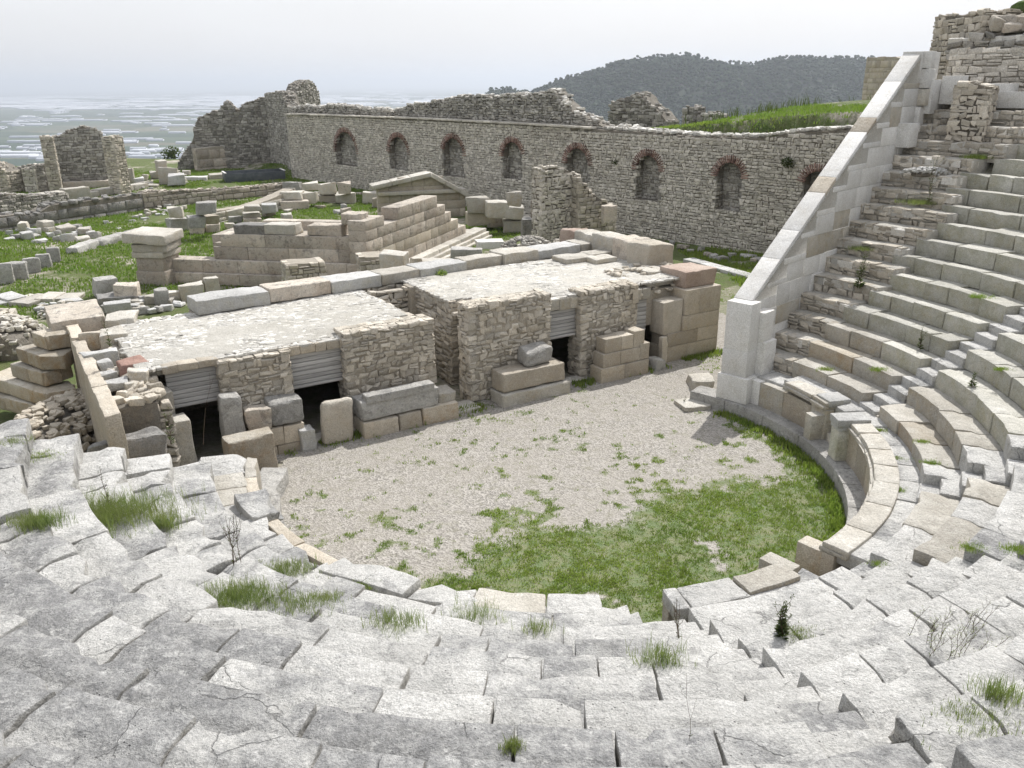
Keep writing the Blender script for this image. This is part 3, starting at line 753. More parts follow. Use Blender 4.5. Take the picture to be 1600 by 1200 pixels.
# aisles: half steps cut between the blocks
an = ['right', 'middle right', 'near right', 'near', 'near left', 'far left']
AL = ['flight of worn steps climbing from the gateway at the right of the orchestra', 'steps crossing the right hand seats between the gateway flight and the near pedestals', 'steps climbing from the two low pedestals at the near right', 'narrow steps climbing towards the viewer past the thistle', 'broken steps among the grey blocks at the near left', 'ruined steps among tumbled seats near the stage']
for k in range(len(AISLES)):
    st_ = empty('stair_flight', POL(7.8, aisle_c(k, 7.8), 1.3), AL[k], 'steps', 'stairways between the seats')
    for i in range(NT):
        r = R0 + DR * i; ac = aisle_c(k, r); da = math.degrees(.35 / r); near = i > 6 and k in (2, 3)
        if ac < LEFT[i] + 2 or (i >= 12 and k >= 4): continue
        for (ra, zt) in ((r - .06, tz(i) - .21), (r + DR / 2 - .05, tz(i) - .01)):
            m_ = MB(); ringblock(m_, ac - da, ac + da, ra, ra + .75, zt - .5, zt, disorder(ac, r) * .7, bev=.025, amp=.015, near=near, jit=.02, tier=i, tone=greyness(ac, r))
            m_.build('step', M['seat'], st_)
# foreground fill below the seats is the ground itself

# ---- podium round the orchestra
pod = empty('podium_wall', POL(6.9, 0, 0), 'curved podium wall of cream slabs with a low ledge round the orchestra', 'podium wall')
m_ = MB(); x = 50.
while x > -170:
    da = math.degrees(random.uniform(.8, 1.6) / 6.7); ringblock(m_, x - da + .08, x - .08, 6.47 + random.uniform(-.01, .01), 7.1, -.2, .4, .15 if x > -60 else .5, bev=.02, amp=.012); x -= da
m_.build('ledge', M['grey'], pod)
x = 41.; gate = (AISLES[0] - 3.2, AISLES[0] + 3.2)
cuts = [(AISLES[0], 3.6), (AISLES[2], 3.4), (AISLES[3], 2.4)]
def incut(a, m=0): return any(abs(a - c) < w_ + m for c, w_ in cuts)
while x > -168:
    da = math.degrees(random.uniform(.8, 1.15) / 6.9)
    for c, w_ in cuts:
        if x > c + w_ and x - da < c + w_: da = x - c - w_
    if da > .4 and not incut(x - da / 2):
        m_ = MB(); ringblock(m_, x - da + .06, x - .06, 6.88, 7.12, .36, 1.1 if x > 20 else 1.2, .05 if x > -60 else .4, bev=.012, amp=.006); mm = 'new' if x > 38 else random.choice(['pale', 'ashlar', 'ashlar'])
        m_.build('wall_slab', M[mm], pod)
        if x < 30 and x > -62:
            m_ = MB(); ringblock(m_, x - da + .08, x - .08, 6.80, 7.35, 1.2, 1.3, .12 if x > -60 else .5, bev=.03, amp=.01)
            ringblock(m_, x - da + .08, x - .08, 6.86, 7.35, 1.29, 1.40, .12 if x > -60 else .5, bev=.03, amp=.012); m_.build('cap_moulding', M['pale'], pod)
        elif x <= -62 and not (x < -118 and random.random() < .55):
            m_ = MB(); ringblock(m_, x - da + .08, x - .08, 6.8 + random.uniform(-.04, .05) * (x < -100), 7.42, 1.12, 1.36, .25 if x > -100 else .9, bev=.03, amp=.015, jit=.02 if x > -100 else .12, tone=greyness(x, 7)); m_.build('cap_slab', M['seat' if random.random() < .75 else 'pale'], pod)
    x -= max(da, .4)
pav = empty('walkway_paving', POL(7.4, -30, 1.2), 'ring of pale paving slabs between the podium cap and the lowest seats', 'paving')
x = 40
while x > -166:
    da = math.degrees(random.uniform(.5, 1.1) / 7.4)
    if not incut(x - da / 2, 0):
        m_ = MB(); zz = 1.16 if x > 28 else 1.33
        ringblock(m_, x - da + .1, x - .1, 7.1, 8.1, zz - .3, zz + random.uniform(-.015, .015) - (.1 * random.random() if x < -105 else 0), .3 if x > -100 else .9, bev=.02, amp=.012, jit=.03 if x > -100 else .12, tone=greyness(x, 7.4)); m_.build('paving_slab', M['seat' if random.random() < .8 else 'pale'], pav)
    x -= da
# gateway steps inside cuts
gs = empty('gateway_steps', POL(7.2, 7, .4), 'small steps inside the gateways of the podium wall', 'steps')
for c, w_ in cuts:
    for s_i in range(4):
        m_ = MB(); ringblock(m_, c - w_ + .2, c + w_ - .2, 6.92 + s_i * .27, 7.9, .3, .40 + .24 * (s_i + 1), .2, bev=.02, amp=.01); m_.build('step', M['pale'], gs)
# pedestals at the gateways
def pedestal(a, r, z0, h, wd, dp, label, mat='pale', cap=True, skew=0.):
    p0 = POL(r, a, z0); e = empty('pedestal', p0, label, 'pedestal', 'pedestals flanking the gateways')
    m1 = MB(); put(m1, p0, (dp, wd, h * .72), rz=R(a + skew), bev=.02, amp=.008); m1.build('shaft', M[mat], e)
    if cap:
        m2 = MB(); put(m2, p0 + np.array([0, 0, h * .72]), (dp + .05, wd + .04, h * .1), rz=R(a + skew), bev=.03, amp=.01)
        put(m2, p0 + np.array([0, 0, h * .82]), (dp + .12, wd + .10, h * .18), rz=R(a + skew), bev=.03, amp=.012); m2.build('cap', M['white'], e)
pedestal(12.2, 6.85, .4, .92, .30, .62, 'plain square pedestal on the far side of the gateway, ochre faced', 'pale', False)
pedestal(13.0, 7.25, .4, 1.05, .5, .5, 'broken moulded cap block just behind the plain gateway pedestal', 'pale')
pedestal(1.8, 6.95, .4, 1.08, .42, .68, 'moulded pedestal with a white cap on the near side of the gateway', 'green')
pedestal(-49.3, 6.72, .45, 1.0, .34, .7, 'low ochre sided pedestal at the right of the near gateway', 'ochre', False)
pedestal(-58.0, 6.62, .45, 1.0, .34, .6, 'leaning broken pedestal at the left of the near gateway', 'pale', False, 8)

# ---- restored white flank wall with its sloping coping
SH = .74 * np.array([cos(R(AN_ANG - 90)), sin(R(AN_ANG - 90)), 0]); A0 = POL(6.62, AN_ANG) + SH; A1 = POL(19.6, AN_ANG) + SH; AP = Plane(A0[:2], A1[:2]); AP.n = np.array([cos(R(AN_ANG - 90)), sin(R(AN_ANG - 90))]); AP.N3 = np.array([*AP.n, 0])
fl = empty('flank_wall', A0, 'restored white stone flank wall with a sloping coping beside the seats', 'flank wall')
def apbox(t0, t1, z0, z1, o0, o1, mat='new', name='wall_block', bev=.012, amp=.004, slope=None, parent=None):
    m = MB(); L = t1 - t0; I, Q = cubegrid(5, 3, 3); X, _ = lines(L, bev, 4); Y, _ = lines(o1 - o0, bev, 2); Z, _ = lines(z1 - z0, bev, 2)
    P, Q = rbox(L, o1 - o0, z1 - z0, bev=bev, n=(4, 2, 2), amp=amp, seed=_seed[0]); _seed[0] += 1
    if slope: P[:, 2] += (P[:, 0]) * slope
    W_ = A0[:2] + (P[:, :1] + (t0 + t1) / 2) * AP.d + (P[:, 1:2] + (o0 + o1) / 2) * AP.n
    m.add(np.concatenate([W_, P[:, 2:] + (z0 + z1) / 2], 1), [Q[:, ::-1]]); return m.build(name, M[mat], parent or fl)
SL = (9.86 - 3.28) / 9.7
def cop(t): return 3.28 + (t - .35) * SL      # top of the coping
# footing block and pier
apbox(-.12, .95, .41, 1.15, -.46, .50, name='footing_block')
apbox(-.02, .50, 1.15, 1.9, -.42, .36, name='pier_block')
apbox(-.02, .50, 1.9, 3.26, -.40, .36, name='pier_block')
apbox(.5, 1.15, 1.15, 2.1, -.3, .60, name='pier_block'); apbox(.5, 1.05, 2.1, 2.95, -.3, .5, name='pier_block')
# body of the wall: courses of blocks whose top follows the coping
t = .5; z = 1.15
course = 0
while z < 9.8:
    h_ = .62 if course % 2 else .55
    tb = max(.5, .35 + (z + h_ * .2 - 3.28 + .2) / SL) if z > 2.6 else .5
    te = min(10.2, (z + h_ - 1.15) / .60 + 1.3 + (.35 if course % 2 else 0.) )
    x = tb
    first = True
    while x < te - .2:
        l = random.uniform(.8, 1.4); x1 = min(x + l, te)
        if cop((x + x1) / 2) - .25 > z + h_ * .4:
            zt = min(z + h_ - .006, cop(x) - .16)
            if zt > z + .12:
                apbox(x + .004, x1 - .004, z, zt, -.34, .18 + random.choice([0, .0, .02]), mat='new' if random.random() < .9 else 'pale')
        x = x1
    if te > 1.2: apbox(te - .1, te + random.uniform(.2, .5), z, z + h_ * .95, .0, .34 + random.choice([0, .12]), mat='new' if course % 3 else 'pale', name='wall_block')
    z += h_; course += 1
# solid heart so no light passes between the blocks
m = MB(); V = []
for (tt, zz) in ((.52, 1.2), (.52, cop(.52) - .12), (9.9, cop(9.9) - .12), (10.4, cop(9.9) - .12), (10.4, 7.3), (1.5, 1.2)):
    for o_ in (-.33, .175): p = A0[:2] + tt * AP.d + o_ * AP.n; V.append([p[0], p[1], zz])
n_ = 6; Fh = [[2 * i, 2 * ((i + 1) % n_), 2 * ((i + 1) % n_) + 1, 2 * i + 1] for i in range(n_)]
m.add(V, [np.array(Fh)], .7); m.F.append(np.array([[0, 2, 4, 6, 8, 10]])); m.F.append(np.array([[11, 9, 7, 5, 3, 1]])); m.build('wall_core', M['new'], fl, smooth=False)
cl_ = [(.35, 1.75, 'new'), (1.75, 2.75, 'new'), (2.75, 4.15, 'new'), (4.15, 4.75, 'ashlar'), (4.75, 6.55, 'new'), (6.55, 7.15, 'ashlar'), (7.15, 8.7, 'new'), (8.7, 9.95, 'new')]
for (a_, b_, mm) in cl_:
    o = apbox(a_ + .004, b_ - .004, 0, .30, -.42, .15, mat=mm, name='coping_block', slope=SL)
    me = o.data; zc = cop((a_ + b_) / 2) - .30
    for v in me.vertices: v.co.z += zc - (0 if True else 0)
apbox(9.95, 11.6, 9.0, 9.86, -.42, .2, name='coping_block')
apbox(10.4, 11.9, 7.9, 8.98, -.3, .55, name='wall_block')

# ---- rubble steps between the flank wall and the seat ends
rsx = empty('rubble_stair', POL(10, 38, 2), 'rough stair of rubble steps between the white wall and the seats', 'steps')
for i in range(16):
    r = R0 + DR * i + .12; z = tz(i) - .05 + .04 * i; a_hi = AN_ANG - math.degrees(.84 / r); a_lo = (ENDS[i] if i < 13 else 30) - 1.0
    m_ = MB(); w_ = R(a_hi - a_lo) * r
    def warp(V, r=r, a_lo=a_lo):
        ang_ = R(a_lo) + V[:, 0] / r; rad = r + V[:, 1]; return np.stack([C[0] + rad * np.cos(ang_), C[1] + rad * np.sin(ang_), V[:, 2]], 1)
    masonry(m_, (0, 0, z - .5), (1, 0, 0), (0, 0, 1), (0, -1, 0), w_, .5, .17, .28, jit=.5, prot=.05, bev=.3, warp=warp, depthv=.3)
    t_ = MB(); masonry(t_, (0, -.02, z - .06), (1, 0, 0), (0, 1, 0), (0, 0, 1), w_, .5, .2, .34, jit=.5, prot=.03, bev=.3, warp=warp, depthv=.2)
    c_ = MB(); ringblock(c_, a_lo, a_hi, r + .04, r + 1.0, z - .6, z - .015, .2, bev=.03, amp=.03); s_ = m_.build('step', M['rubble'], rsx); b_ = c_.build('step_core', M['roofmortar'], s_)
    b_.parent = s_; tr_ = t_.build('tread', M['paving']); tr_.parent = s_


# heaps of gravel behind the back course
def heap(name, c, rx_, ry_, h, label, n=240, mat='rubble', s=(.08, .22)):
    e = empty(name, c, label, 'rubble heap'); m = MB(); P, Q = rbox(rx_ * 2, ry_ * 2, h * 2, bev=min(rx_, ry_, h) * .9, n=(8, 8, 6), amp=.1, freq=2.); P = P * (np.array([.9, .9, .7]) if h > .4 else np.array([.5, .5, .3])); m.add(P + c, [Q], .4); m.build('heap_core', M['mortar_dark'], e)
    m = MB()
    for _ in range(n):
        a = random.random() * 2 * pi; r_ = math.sqrt(random.random()); z = h * math.sqrt(max(0, 1 - r_ ** 2)) * .95; d = random.uniform(*s); put(m, (c[0] + cos(a) * r_ * rx_, c[1] + sin(a) * r_ * ry_, c[2] + z - d * .3), (d, d * .8, d * .6), rz=random.random() * 3, rx=random.uniform(-.4, .4), n=(2, 2, 2), bev=d * .12, amp=d * .08, jit=.25)
    m.build('stones', M[mat], e)
# ================================================================== STAGE BUILDING
S3 = np.array([*S_, 0]); N3 = np.array([*N_, 0]); Z3 = np.array([0, 0, 1.])
def ubox(mb, u0, u1, v0, v1, z0, z1, bev=.03, amp=.015, jit=0., n=(5, 4, 4), tone=None, tilt=0.):
    """block aligned with the stage front"""
    _seed[0] += 1
    P, Q = rbox(u1 - u0, v1 - v0, z1 - z0, bev=bev, amp=amp, jit=jit, n=n, seed=_seed[0])
    P = rot(P, math.atan2(S_[1], S_[0]), 0, tilt); mb.add(P + UV((u0 + u1) / 2, (v0 + v1) / 2, (z0 + z1) / 2), [Q], tone)
def ufront(mb, u0, u1, v, z0, z1, sh=.165, sl=.215, jit=.6, prot=.075, top=None, **k):
    masonry(mb, UV(u0, v, z0), S3, Z3, -N3, u1 - u0, z1 - z0, sh, sl, jit, prot, .3, mask=top, **k)
def uside(mb, u, v0, v1, z0, z1, sg=1, sh=.15, sl=.25, jit=.62, prot=.075, **k):
    masonry(mb, UV(u, v0, z0), N3, Z3, S3 * sg, v1 - v0, z1 - z0, sh, sl, jit, prot, .3, **k)
def uroof(mb, u0, u1, v0, v1, z, s=.16, mask=None):
    masonry(mb, UV(u0, v0, z), S3, N3, Z3, u1 - u0, v1 - v0, s, s * 1.35, .55, .035, .22, mask=mask, depthv=.05, gap=.008, split=.25)
def rpier(mb, cb, u0, u1, v0, v1, zt, rough=.0):
    """free standing length of rubble walling faced on all sides"""
    ubox(cb, u0 + .05, u1 - .05, v0 + .05, v1 - .05, -.1, zt - .06, amp=.01, tone=.4)
    ufront(mb, u0, u1, v0 + .05, 0, zt); uside(mb, u1 - .05, v0, v1, 0, zt, 1); uside(mb, u0 + .05, v0, v1, 0, zt, -1)
    masonry(mb, UV(u0, v1 - .05, 0), S3, Z3, N3, u1 - u0, zt, .16, .3, .5, .05, .3)

VB = 10.2          # back of the two roofed platforms
PA = empty('stage_platform', UV(-4, 5.6), 'left stage platform of rubble masonry roofed with pale crazy paving', 'stage building')
PB = empty('stage_platform', UV(5, 5.6), 'right stage platform of rubble masonry roofed with pale paving, next to the corner pier', 'stage building')
for root, walls, bays, roof, zr in (
    (PA, [(-6.38, -4.56, 2.58), (-3.12, -.42, 2.78)], [(-7.55, -6.38, 1.60, 2.42, 2.66), (-4.56, -3.12, 1.50, 2.34, 2.62)], (-8.3, -.55), 2.66),
    (PB, [(.68, 3.58, 2.98), (4.7, 7.0, 2.86)], [(3.58, 4.7, 1.5, 2.32, 2.72), (7.0, 7.62, 1.2, 2.2, 2.6)], (.9, 9.9), 2.78)):
    mb = MB(); cb = MB()
    for (u0, u1, zt) in walls:
        rpier(mb, cb, u0, u1, 5.55, 6.25, zt)
        uroof(mb, u0, u1, 5.6, 6.3, zt - .03, .17)
    mb.build('rubble_wall', M['rubble'], root); cb.build('wall_core', M['mortar'], root)
    for (u0, u1, z0, z1, z2) in bays:
        pm = MB(); n = 7; hp = (z1 - z0) / n
        for k in range(n): ubox(pm, u0 - .03, u1 + .03, 5.86 + .008 * (k % 2), 5.93, z0 + k * hp + .004, z0 + (k + 1) * hp - .008, bev=.008, amp=.002, n=(3, 2, 2))
        ubox(pm, u0, u1, 5.82, 5.97, z0 - .09, z0 - .01, bev=.01, amp=.002)
        pm.build('plank_panel', M['wood'], root)
        lm = MB(); x = u0 - .1
        while x < u1: l = random.uniform(.3, .6); ubox(lm, x, min(x + l, u1 + .1), 5.72, 6.1, z1 + .02, z2 - .02, bev=.03, amp=.02, jit=.06); x += l
        lm.build('lintel', M['ashlar' if u0 < 3 else 'pale'], root)
        sm = MB(); ubox(sm, u0 - .1, u1 + .1, 5.25, 5.75, -.1, .07, bev=.03); sm.build('threshold', M['pale'], root)
    # roof slab and paving
    rm = MB(); cm = MB(); u0, u1 = roof
    if root is PA:
        msk = lambda x, y: (u0 + x) < -.55 - .45 * sstep(VB - y - 6., 2.2, 3.6) - .12 * n1(y * 3)[0] and (u0 + x) > -8.1 + .25 * n1(y * 2.)[0]
        ubox(cm, -8.2, -1.05, 6.0, VB, zr - .3, zr - .022, tone=.5, amp=.01); ubox(cm, -1.1, -.6, 6.9, VB - .9, zr - .3, zr - .022, tone=.5, amp=.01)
    else:
        msk = lambda x, y: (u0 + x) > 1.75 + .1 * n1(y * 3)[0] or y > 1.5 + .1 * n1(x * 4)[0]
        ubox(cm, 1.8, 9.8, 6.05, VB + .6, zr - .3, zr - .022, tone=.5, amp=.01); ubox(cm, .95, 1.85, 7.3, VB, zr - .3, zr - .022, tone=.5, amp=.01)
    masonry(rm, UV(u0, 5.75, zr - .04), S3, N3, Z3, u1 - u0, VB + .6 - 5.75, .13, .2, .75, .03, .3, mask=msk, depthv=.05, gap=.007, split=.3,
            warp=lambda V: V + np.stack([V[:, 0] * 0, V[:, 0] * 0, .035 * fbm(V * .9, 77, 3)], 1))
    rm.build('roof_paving', M['paving'], root); cm.build('roof_slab', M['roofmortar'], root)
# rooms behind: back and side walls keep the door openings dark
mb = MB(); cb = MB()
for (u0, u1) in ((-8.3, -.5), (.75, 10.)):
    ubox(cb, u0, u1, 9.6, 10.2, -.1, 2.6 if u0 < 0 else 2.74, tone=.3)
ubox(cb, -1., -.5, 6.2, 9.7, -.1, 2.36, tone=.3); ubox(cb, 1.0, 1.5, 7.3, 9.7, -.1, 2.46, tone=.3); ubox(cb, -8.5, -8., 5.9, 10., -.1, 2.36, tone=.3)
ubox(cb, 9.4, 9.9, 6.4, 9.7, -.1, 2.46, tone=.3)
cb.build('inner_wall', M['mortar'], PA)
# passage between the platforms
mb = MB(); cb = MB()
uside(mb, -.47, 6.2, 9.9, 0, 2.6, 1, .16, .3); uside(mb, .98, 7.2, 9.9, 0, 2.75, -1, .16, .3); ufront(mb, -.6, 1.1, 9.85, 0, 2.7, .17, .3)
mb.build('passage_wall', M['rubble'], PB)
mb = MB(); ufront(mb, 1.0, 1.75, 7.25, 0, 2.7, .18, .34); uside(mb, 1.8, 6.2, 7.3, 0, 2.7, -1)
ubox(mb, .98, 1.7, 7.0, 7.35, 2.3, 2.42, jit=.1); mb.build('buttress', M['rubble'], PB)
mb = MB(); ubox(mb, -.5, .7, 4.9, 5.7, -.1, .10, bev=.04, amp=.02); tag(mb.build('threshold_slab', M['pale']), 'long pale threshold slab at the mouth of the passage between the platforms', 'threshold')
# broken ground of rubble at the right end of platform B
e = empty('rubble_heap', UV(8.3, 6.5, 2.5), 'loose rubble at the right end of the stage roof behind the corner pier', 'rubble')
mb = MB()
for _ in range(170):
    u = random.uniform(7.2, 10.); v = random.uniform(5.8, 8.0); s = random.uniform(.10, .26); put(mb, UV(u, v, 2.35 + .35 * sstep(v, 5.8, 7.2) + random.uniform(-.08, .08)), (s, s * .8, s * .5), rz=random.random() * 3, rx=random.uniform(-.3, .3), n=(2, 2, 2), bev=s * .15, amp=s * .08, jit=.25)
mb.build('stones', M['rubble'], e)
cb = MB(); ubox(cb, 7.5, 9.9, 5.95, 7.9, 1.2, 2.42, tone=.4); cb.build('fill', M['mortar'], e)
mb = MB(); ubox(mb, 7.95, 8.75, 5.3, 6.0, .95, 2.12, bev=.05, amp=.03, jit=.06); tag(mb.build('stone_block', M['rubble']), 'rough upright block standing on a lower course left of the corner pier', 'stone block')
# corner pier of squared blocks
cp = empty('corner_pier', UV(9.6, 5.3), 'tall corner pier of squared ochre blocks at the right end of the stage', 'pier')
zc = 0
for k, (zt, ul) in enumerate(((.55, 8.05), (1.02, 8.1), (1.55, 8.75), (2.42, 8.8))):
    segs = [(ul, 9.45), (9.45, 10.42)] if k % 2 else [(ul, 9.0), (9.0, 10.42)]
    for (a_, b_) in segs:
        m = MB(); ubox(m, a_ + .003, b_ - .003, 5.22, 6.05, zc + .003, zt - .003, bev=.015, amp=.01); m.build('ashlar_block', M['ashlar'], cp)
    for (v0, v1) in ((6.05, 7.1), (7.1, 8.2)):
        m = MB(); ubox(m, 9.75, 10.40, v0 + .003, v1 - .003, zc + .003, zt - .003, bev=.015, amp=.01); m.build('ashlar_block', M['ashlar'], cp)
    zc = zt
def ublk(u0, u1, v0, v1, z0, z1, mat, label, jit=.06, bev=.03, amp=.045, name='stone_block', cat='stone block', tilt=0., group=None, n=(10, 8, 8)):
    m = MB(); ubox(m, u0, u1, v0, v1, z0, z1, bev=bev, amp=amp, jit=jit, n=n, tilt=tilt); return tag(m.build(name, M[mat]), label, cat, group)
ublk(8.95, 10.35, 5.45, 6.75, 2.43, 2.98, 'red', 'reddish squared block lying on top of the corner pier', .04)
ublk(8.3, 9.3, 6.6, 7.5, 2.35, 2.85, 'pale', 'cream block behind the reddish block on the corner pier')
# row of big blocks running back from the pier
for (u0, u1, v0, v1, z0, z1, mt, lb) in ((9.05, 10.3, 7.6, 8.7, 2.5, 3.55, 'rubble', 'large rounded boulder like block at the near end of the row behind the corner pier'),
    (9.3, 10.3, 8.75, 9.9, 2.5, 3.5, 'skene', 'big grey cracked block second in the row running back from the corner pier'),
    (9.4, 10.3, 9.95, 11.3, 2.5, 3.45, 'pale', 'long cream block third in the row running back from the corner pier'),
    (9.5, 10.4, 11.35, 12.6, 2.4, 3.35, 'pale', 'cream block fourth in the row running back from the corner pier'),
    (9.6, 10.4, 12.65, 13.8, 2.4, 3.3, 'red', 'pinkish block at the far end of the row, below the broken tower')):
    ublk(u0, u1, v0, v1, z0 - 2.4 if v0 > 8 and False else z0, z1, mt, lb, .08, .09, .06)
wl = MB(); ubox(wl, 9.45, 10.3, 7.1, 14., -.1, 2.5, amp=.03, tone=.4); uside(wl, 10.3, 7.1, 14., 0, 2.45, 1, .25, .4)
tag(wl.build('foundation_wall', M['rubble']), 'rubble foundation wall carrying the row of big blocks behind the corner pier', 'wall')
for k, (u0, u1, v0, v1) in enumerate(((7.0, 8.4, 9.6, 10.6), (7.9, 8.9, 9.0, 9.7), (8.4, 9.3, 9.9, 10.7))):
    ublk(u0, u1, v0, v1, 2.75, 2.93, 'pale', ['large broken paving slab at the back right corner of the stage roof', 'rounded paving slab in front of the larger broken slab on the roof', 'ragged slab nearest the boulder row on the stage roof'][k], .12, .04, .04)
# coping course along the back of the stage
c0 = UV(-5.85, 10.15); c1 = UV(10.0, 11.45); dv = (c1 - c0)[:2]; Lc = np.linalg.norm(dv); dv = dv / Lc; rzc = math.atan2(dv[1], dv[0])
cc = empty('block_course', c0, 'long course of massive pale blocks along the back edge of the stage roof', 'block course')
x = 0; k = 0
while x < Lc - .4:
    l = random.uniform(1.3, 2.6); x1 = min(x + l, Lc); m = MB(); hgt = .42 + random.uniform(-.05, .05); wd = .95 + random.uniform(-.1, .1)
    if k == 5: wd = .7
    q = c0[:2] + dv * (x + x1) / 2 + np.array([-dv[1], dv[0]]) * .45
    put(m, (q[0], q[1], 2.66), (x1 - x - .015, wd, hgt), rz=rzc, bev=.035, amp=.035, jit=.05, n=(10, 5, 4)); m.build('course_block', M[random.choice(['white', 'pale', 'skene', 'white'])], cc); x = x1; k += 1
wl = MB(); P0 = c0[:2]; masonry(wl, (c0[0], c0[1], 0), (*dv, 0), Z3, (dv[1], -dv[0], 0), Lc, 2.62, .2, .32, .45, .04, .3); wl.build('back_wall', M['rubble'], cc)
wl = MB(); q = c0[:2] + dv * Lc / 2 + np.array([-dv[1], dv[0]]) * .5; put(wl, (q[0], q[1], -.1), (Lc, .85, 2.74), rz=rzc, n=(20, 3, 3)); wl.build('wall_core', M['mortar'], cc)

# ---- blocks standing in front of the stage
V0 = 5.3
ublk(-3.05, -.75, 4.75, 5.5, .52, 1.05, 'grey', 'long dark grey moulded bench block lying in front of the left platform', .04, .05, .025, name='bench_block', n=(14, 6, 6))
ublk(-2.9, -.9, 4.70, 5.1, 1.0, 1.22, 'grey', 'thin grey slab edge resting along the back of the moulded bench block', .05, .03, .02)
bb = empty('plinth_course', UV(-1.8, 5.1), 'course of ochre plinth blocks below the dark moulded bench block', 'block course')
for (a_, b_) in ((-3.05, -2.0), (-2.0, -1.3), (-1.3, -.15)):
    m = MB(); ubox(m, a_ + .01, b_ - .01, 4.72, 5.5, -.1, .50 + random.uniform(-.04, .02), bev=.04, amp=.03, jit=.04); m.build('plinth_block', M['ochre' if a_ > -2 else 'ashlar'], bb)
ublk(-.7, -.15, 4.9, 5.5, .5, .78, 'pale', 'small pale block at the right end of the plinth course', .1)
ublk(-4.1, -3.25, 4.85, 5.1, 0, 1.22, 'rubble', 'rounded upright slab leaning at the middle door opening', .1, .12, .03, name='leaning_slab', cat='slab', tilt=.05)
ublk(-4.75, -4.35, 4.8, 5.2, 0, .62, 'white', 'small white squared stone at the left jamb of the middle door', .08)
fc = empty('facing_blocks', UV(-5.5, 5.2), 'two courses of squared facing blocks below the left platform', 'block course')
for (a_, b_, z0, z1) in ((-6.4, -5.75, .28, .78), (-5.75, -5.1, .28, .78), (-5.1, -4.55, .28, .76), (-6.4, -5.3, -.1, .27), (-5.3, -4.6, -.1, .27)):
    m = MB(); ubox(m, a_ + .006, b_ - .006, 5.0, 5.6, z0 + .004, z1, bev=.02, amp=.015); m.build('facing_block', M['ashlar'], fc)
ublk(-5.35, -4.5, 4.95, 5.6, .79, 1.45, 'grey', 'big weathered block on the facing course left of the middle door', .08, .08)
ublk(-6.0, -5.38, 4.95, 5.55, .79, 1.35, 'skene', 'smaller weathered block with a rounded top beside the tall slab', .1, .09)
ublk(-6.55, -6.05, 5.0, 5.4, .3, 1.85, 'grey', 'tall grey upright slab at the right jamb of the left door', .06, .05, name='upright_slab', cat='slab')
ublk(-6.75, -5.6, 3.9, 4.5, 0, 1.1, 'ochre', 'orange sided squared block standing in the gravel before the left door', .06, .06)
ublk(-7.75, -7.3, 4.9, 5.5, 0, 1.5, 'pale', 'upright cream jamb stone at the left of the left door', .06, .04, name='jamb_stone', cat='slab')
ublk(-8.0, -7.55, 5.5, 6.1, 0, 2.1, 'pale', 'taller cream jamb stone behind the first at the left door', .06, .04, name='jamb_stone', cat='slab')
ublk(-8.6, -8.05, 5.5, 6.2, 1.2, 2.2, 'ashlar', 'warm squared block at the head of the ruined left stage corner', .08, .05)
ublk(-9.6, -8.1, 3.6, 4.4, .9, 1.75, 'darkgrey', 'large dark boulder beside the uppermost left seats', .14, .14, .06)
ublk(-8.3, -6.9, 2.6, 3.1, .8, 1.2, 'white', 'long pale slab lying above the ends of the left seats', .08, .06)
# right platform
ublk(1.35, 3.55, 4.75, 5.5, .42, 1.0, 'ashlar', 'long upper block of the two stacked blocks before the right platform', .05, .05)
ublk(1.3, 3.7, 4.65, 5.5, -.1, .41, 'pale', 'long broad lower block of the two stacked before the right platform', .05, .06)
ublk(2.3, 3.25, 4.95, 5.6, 1.01, 1.55, 'grey', 'grey boulder sitting on the two stacked blocks by the right platform', .16, .12, .05)
aw = empty('ashlar_screen', UV(6, 5), 'short wall of three courses of squared ochre blocks before the right platform', 'wall')
for (a_, b_, z0, z1, v0) in ((4.95, 5.9, -.1, .5, 4.75), (5.9, 6.9, -.1, .5, 4.75), (5.05, 5.75, .5, .95, 4.8), (5.75, 6.55, .5, .95, 4.8), (6.55, 6.95, .5, 1.05, 4.8), (5.15, 5.8, .95, 1.42, 4.85), (5.8, 6.3, .95, 1.42, 4.85), (6.3, 6.75, .95, 1.5, 4.85)):
    m = MB(); ubox(m, a_ + .004, b_ - .004, v0, 5.35, z0 + .003, z1 - .003, bev=.018, amp=.012); m.build('ashlar_block', M['ashlar'], aw)
ublk(7.2, 7.65, 4.75, 5.3, -.05, .38, 'grey', 'small pale block on the ground between the ochre screen and the corner pier', .1)
ublk(7.85, 8.1, 5.2, 5.4, 0, .95, 'rubble', 'narrow rubble jamb left of the corner pier', .05)
# two slabs in front of the flank wall
pxs((1072, 580, 1114, 612), 0, 1.2, .2, 'pale', label='cream squared stone beside the foot of the white flank wall')
pxs((1050, 612, 1112, 645), 0, .9, .5, 'pale', label='flat pale slab in the grass before the foot of the white flank wall', hs=.6)

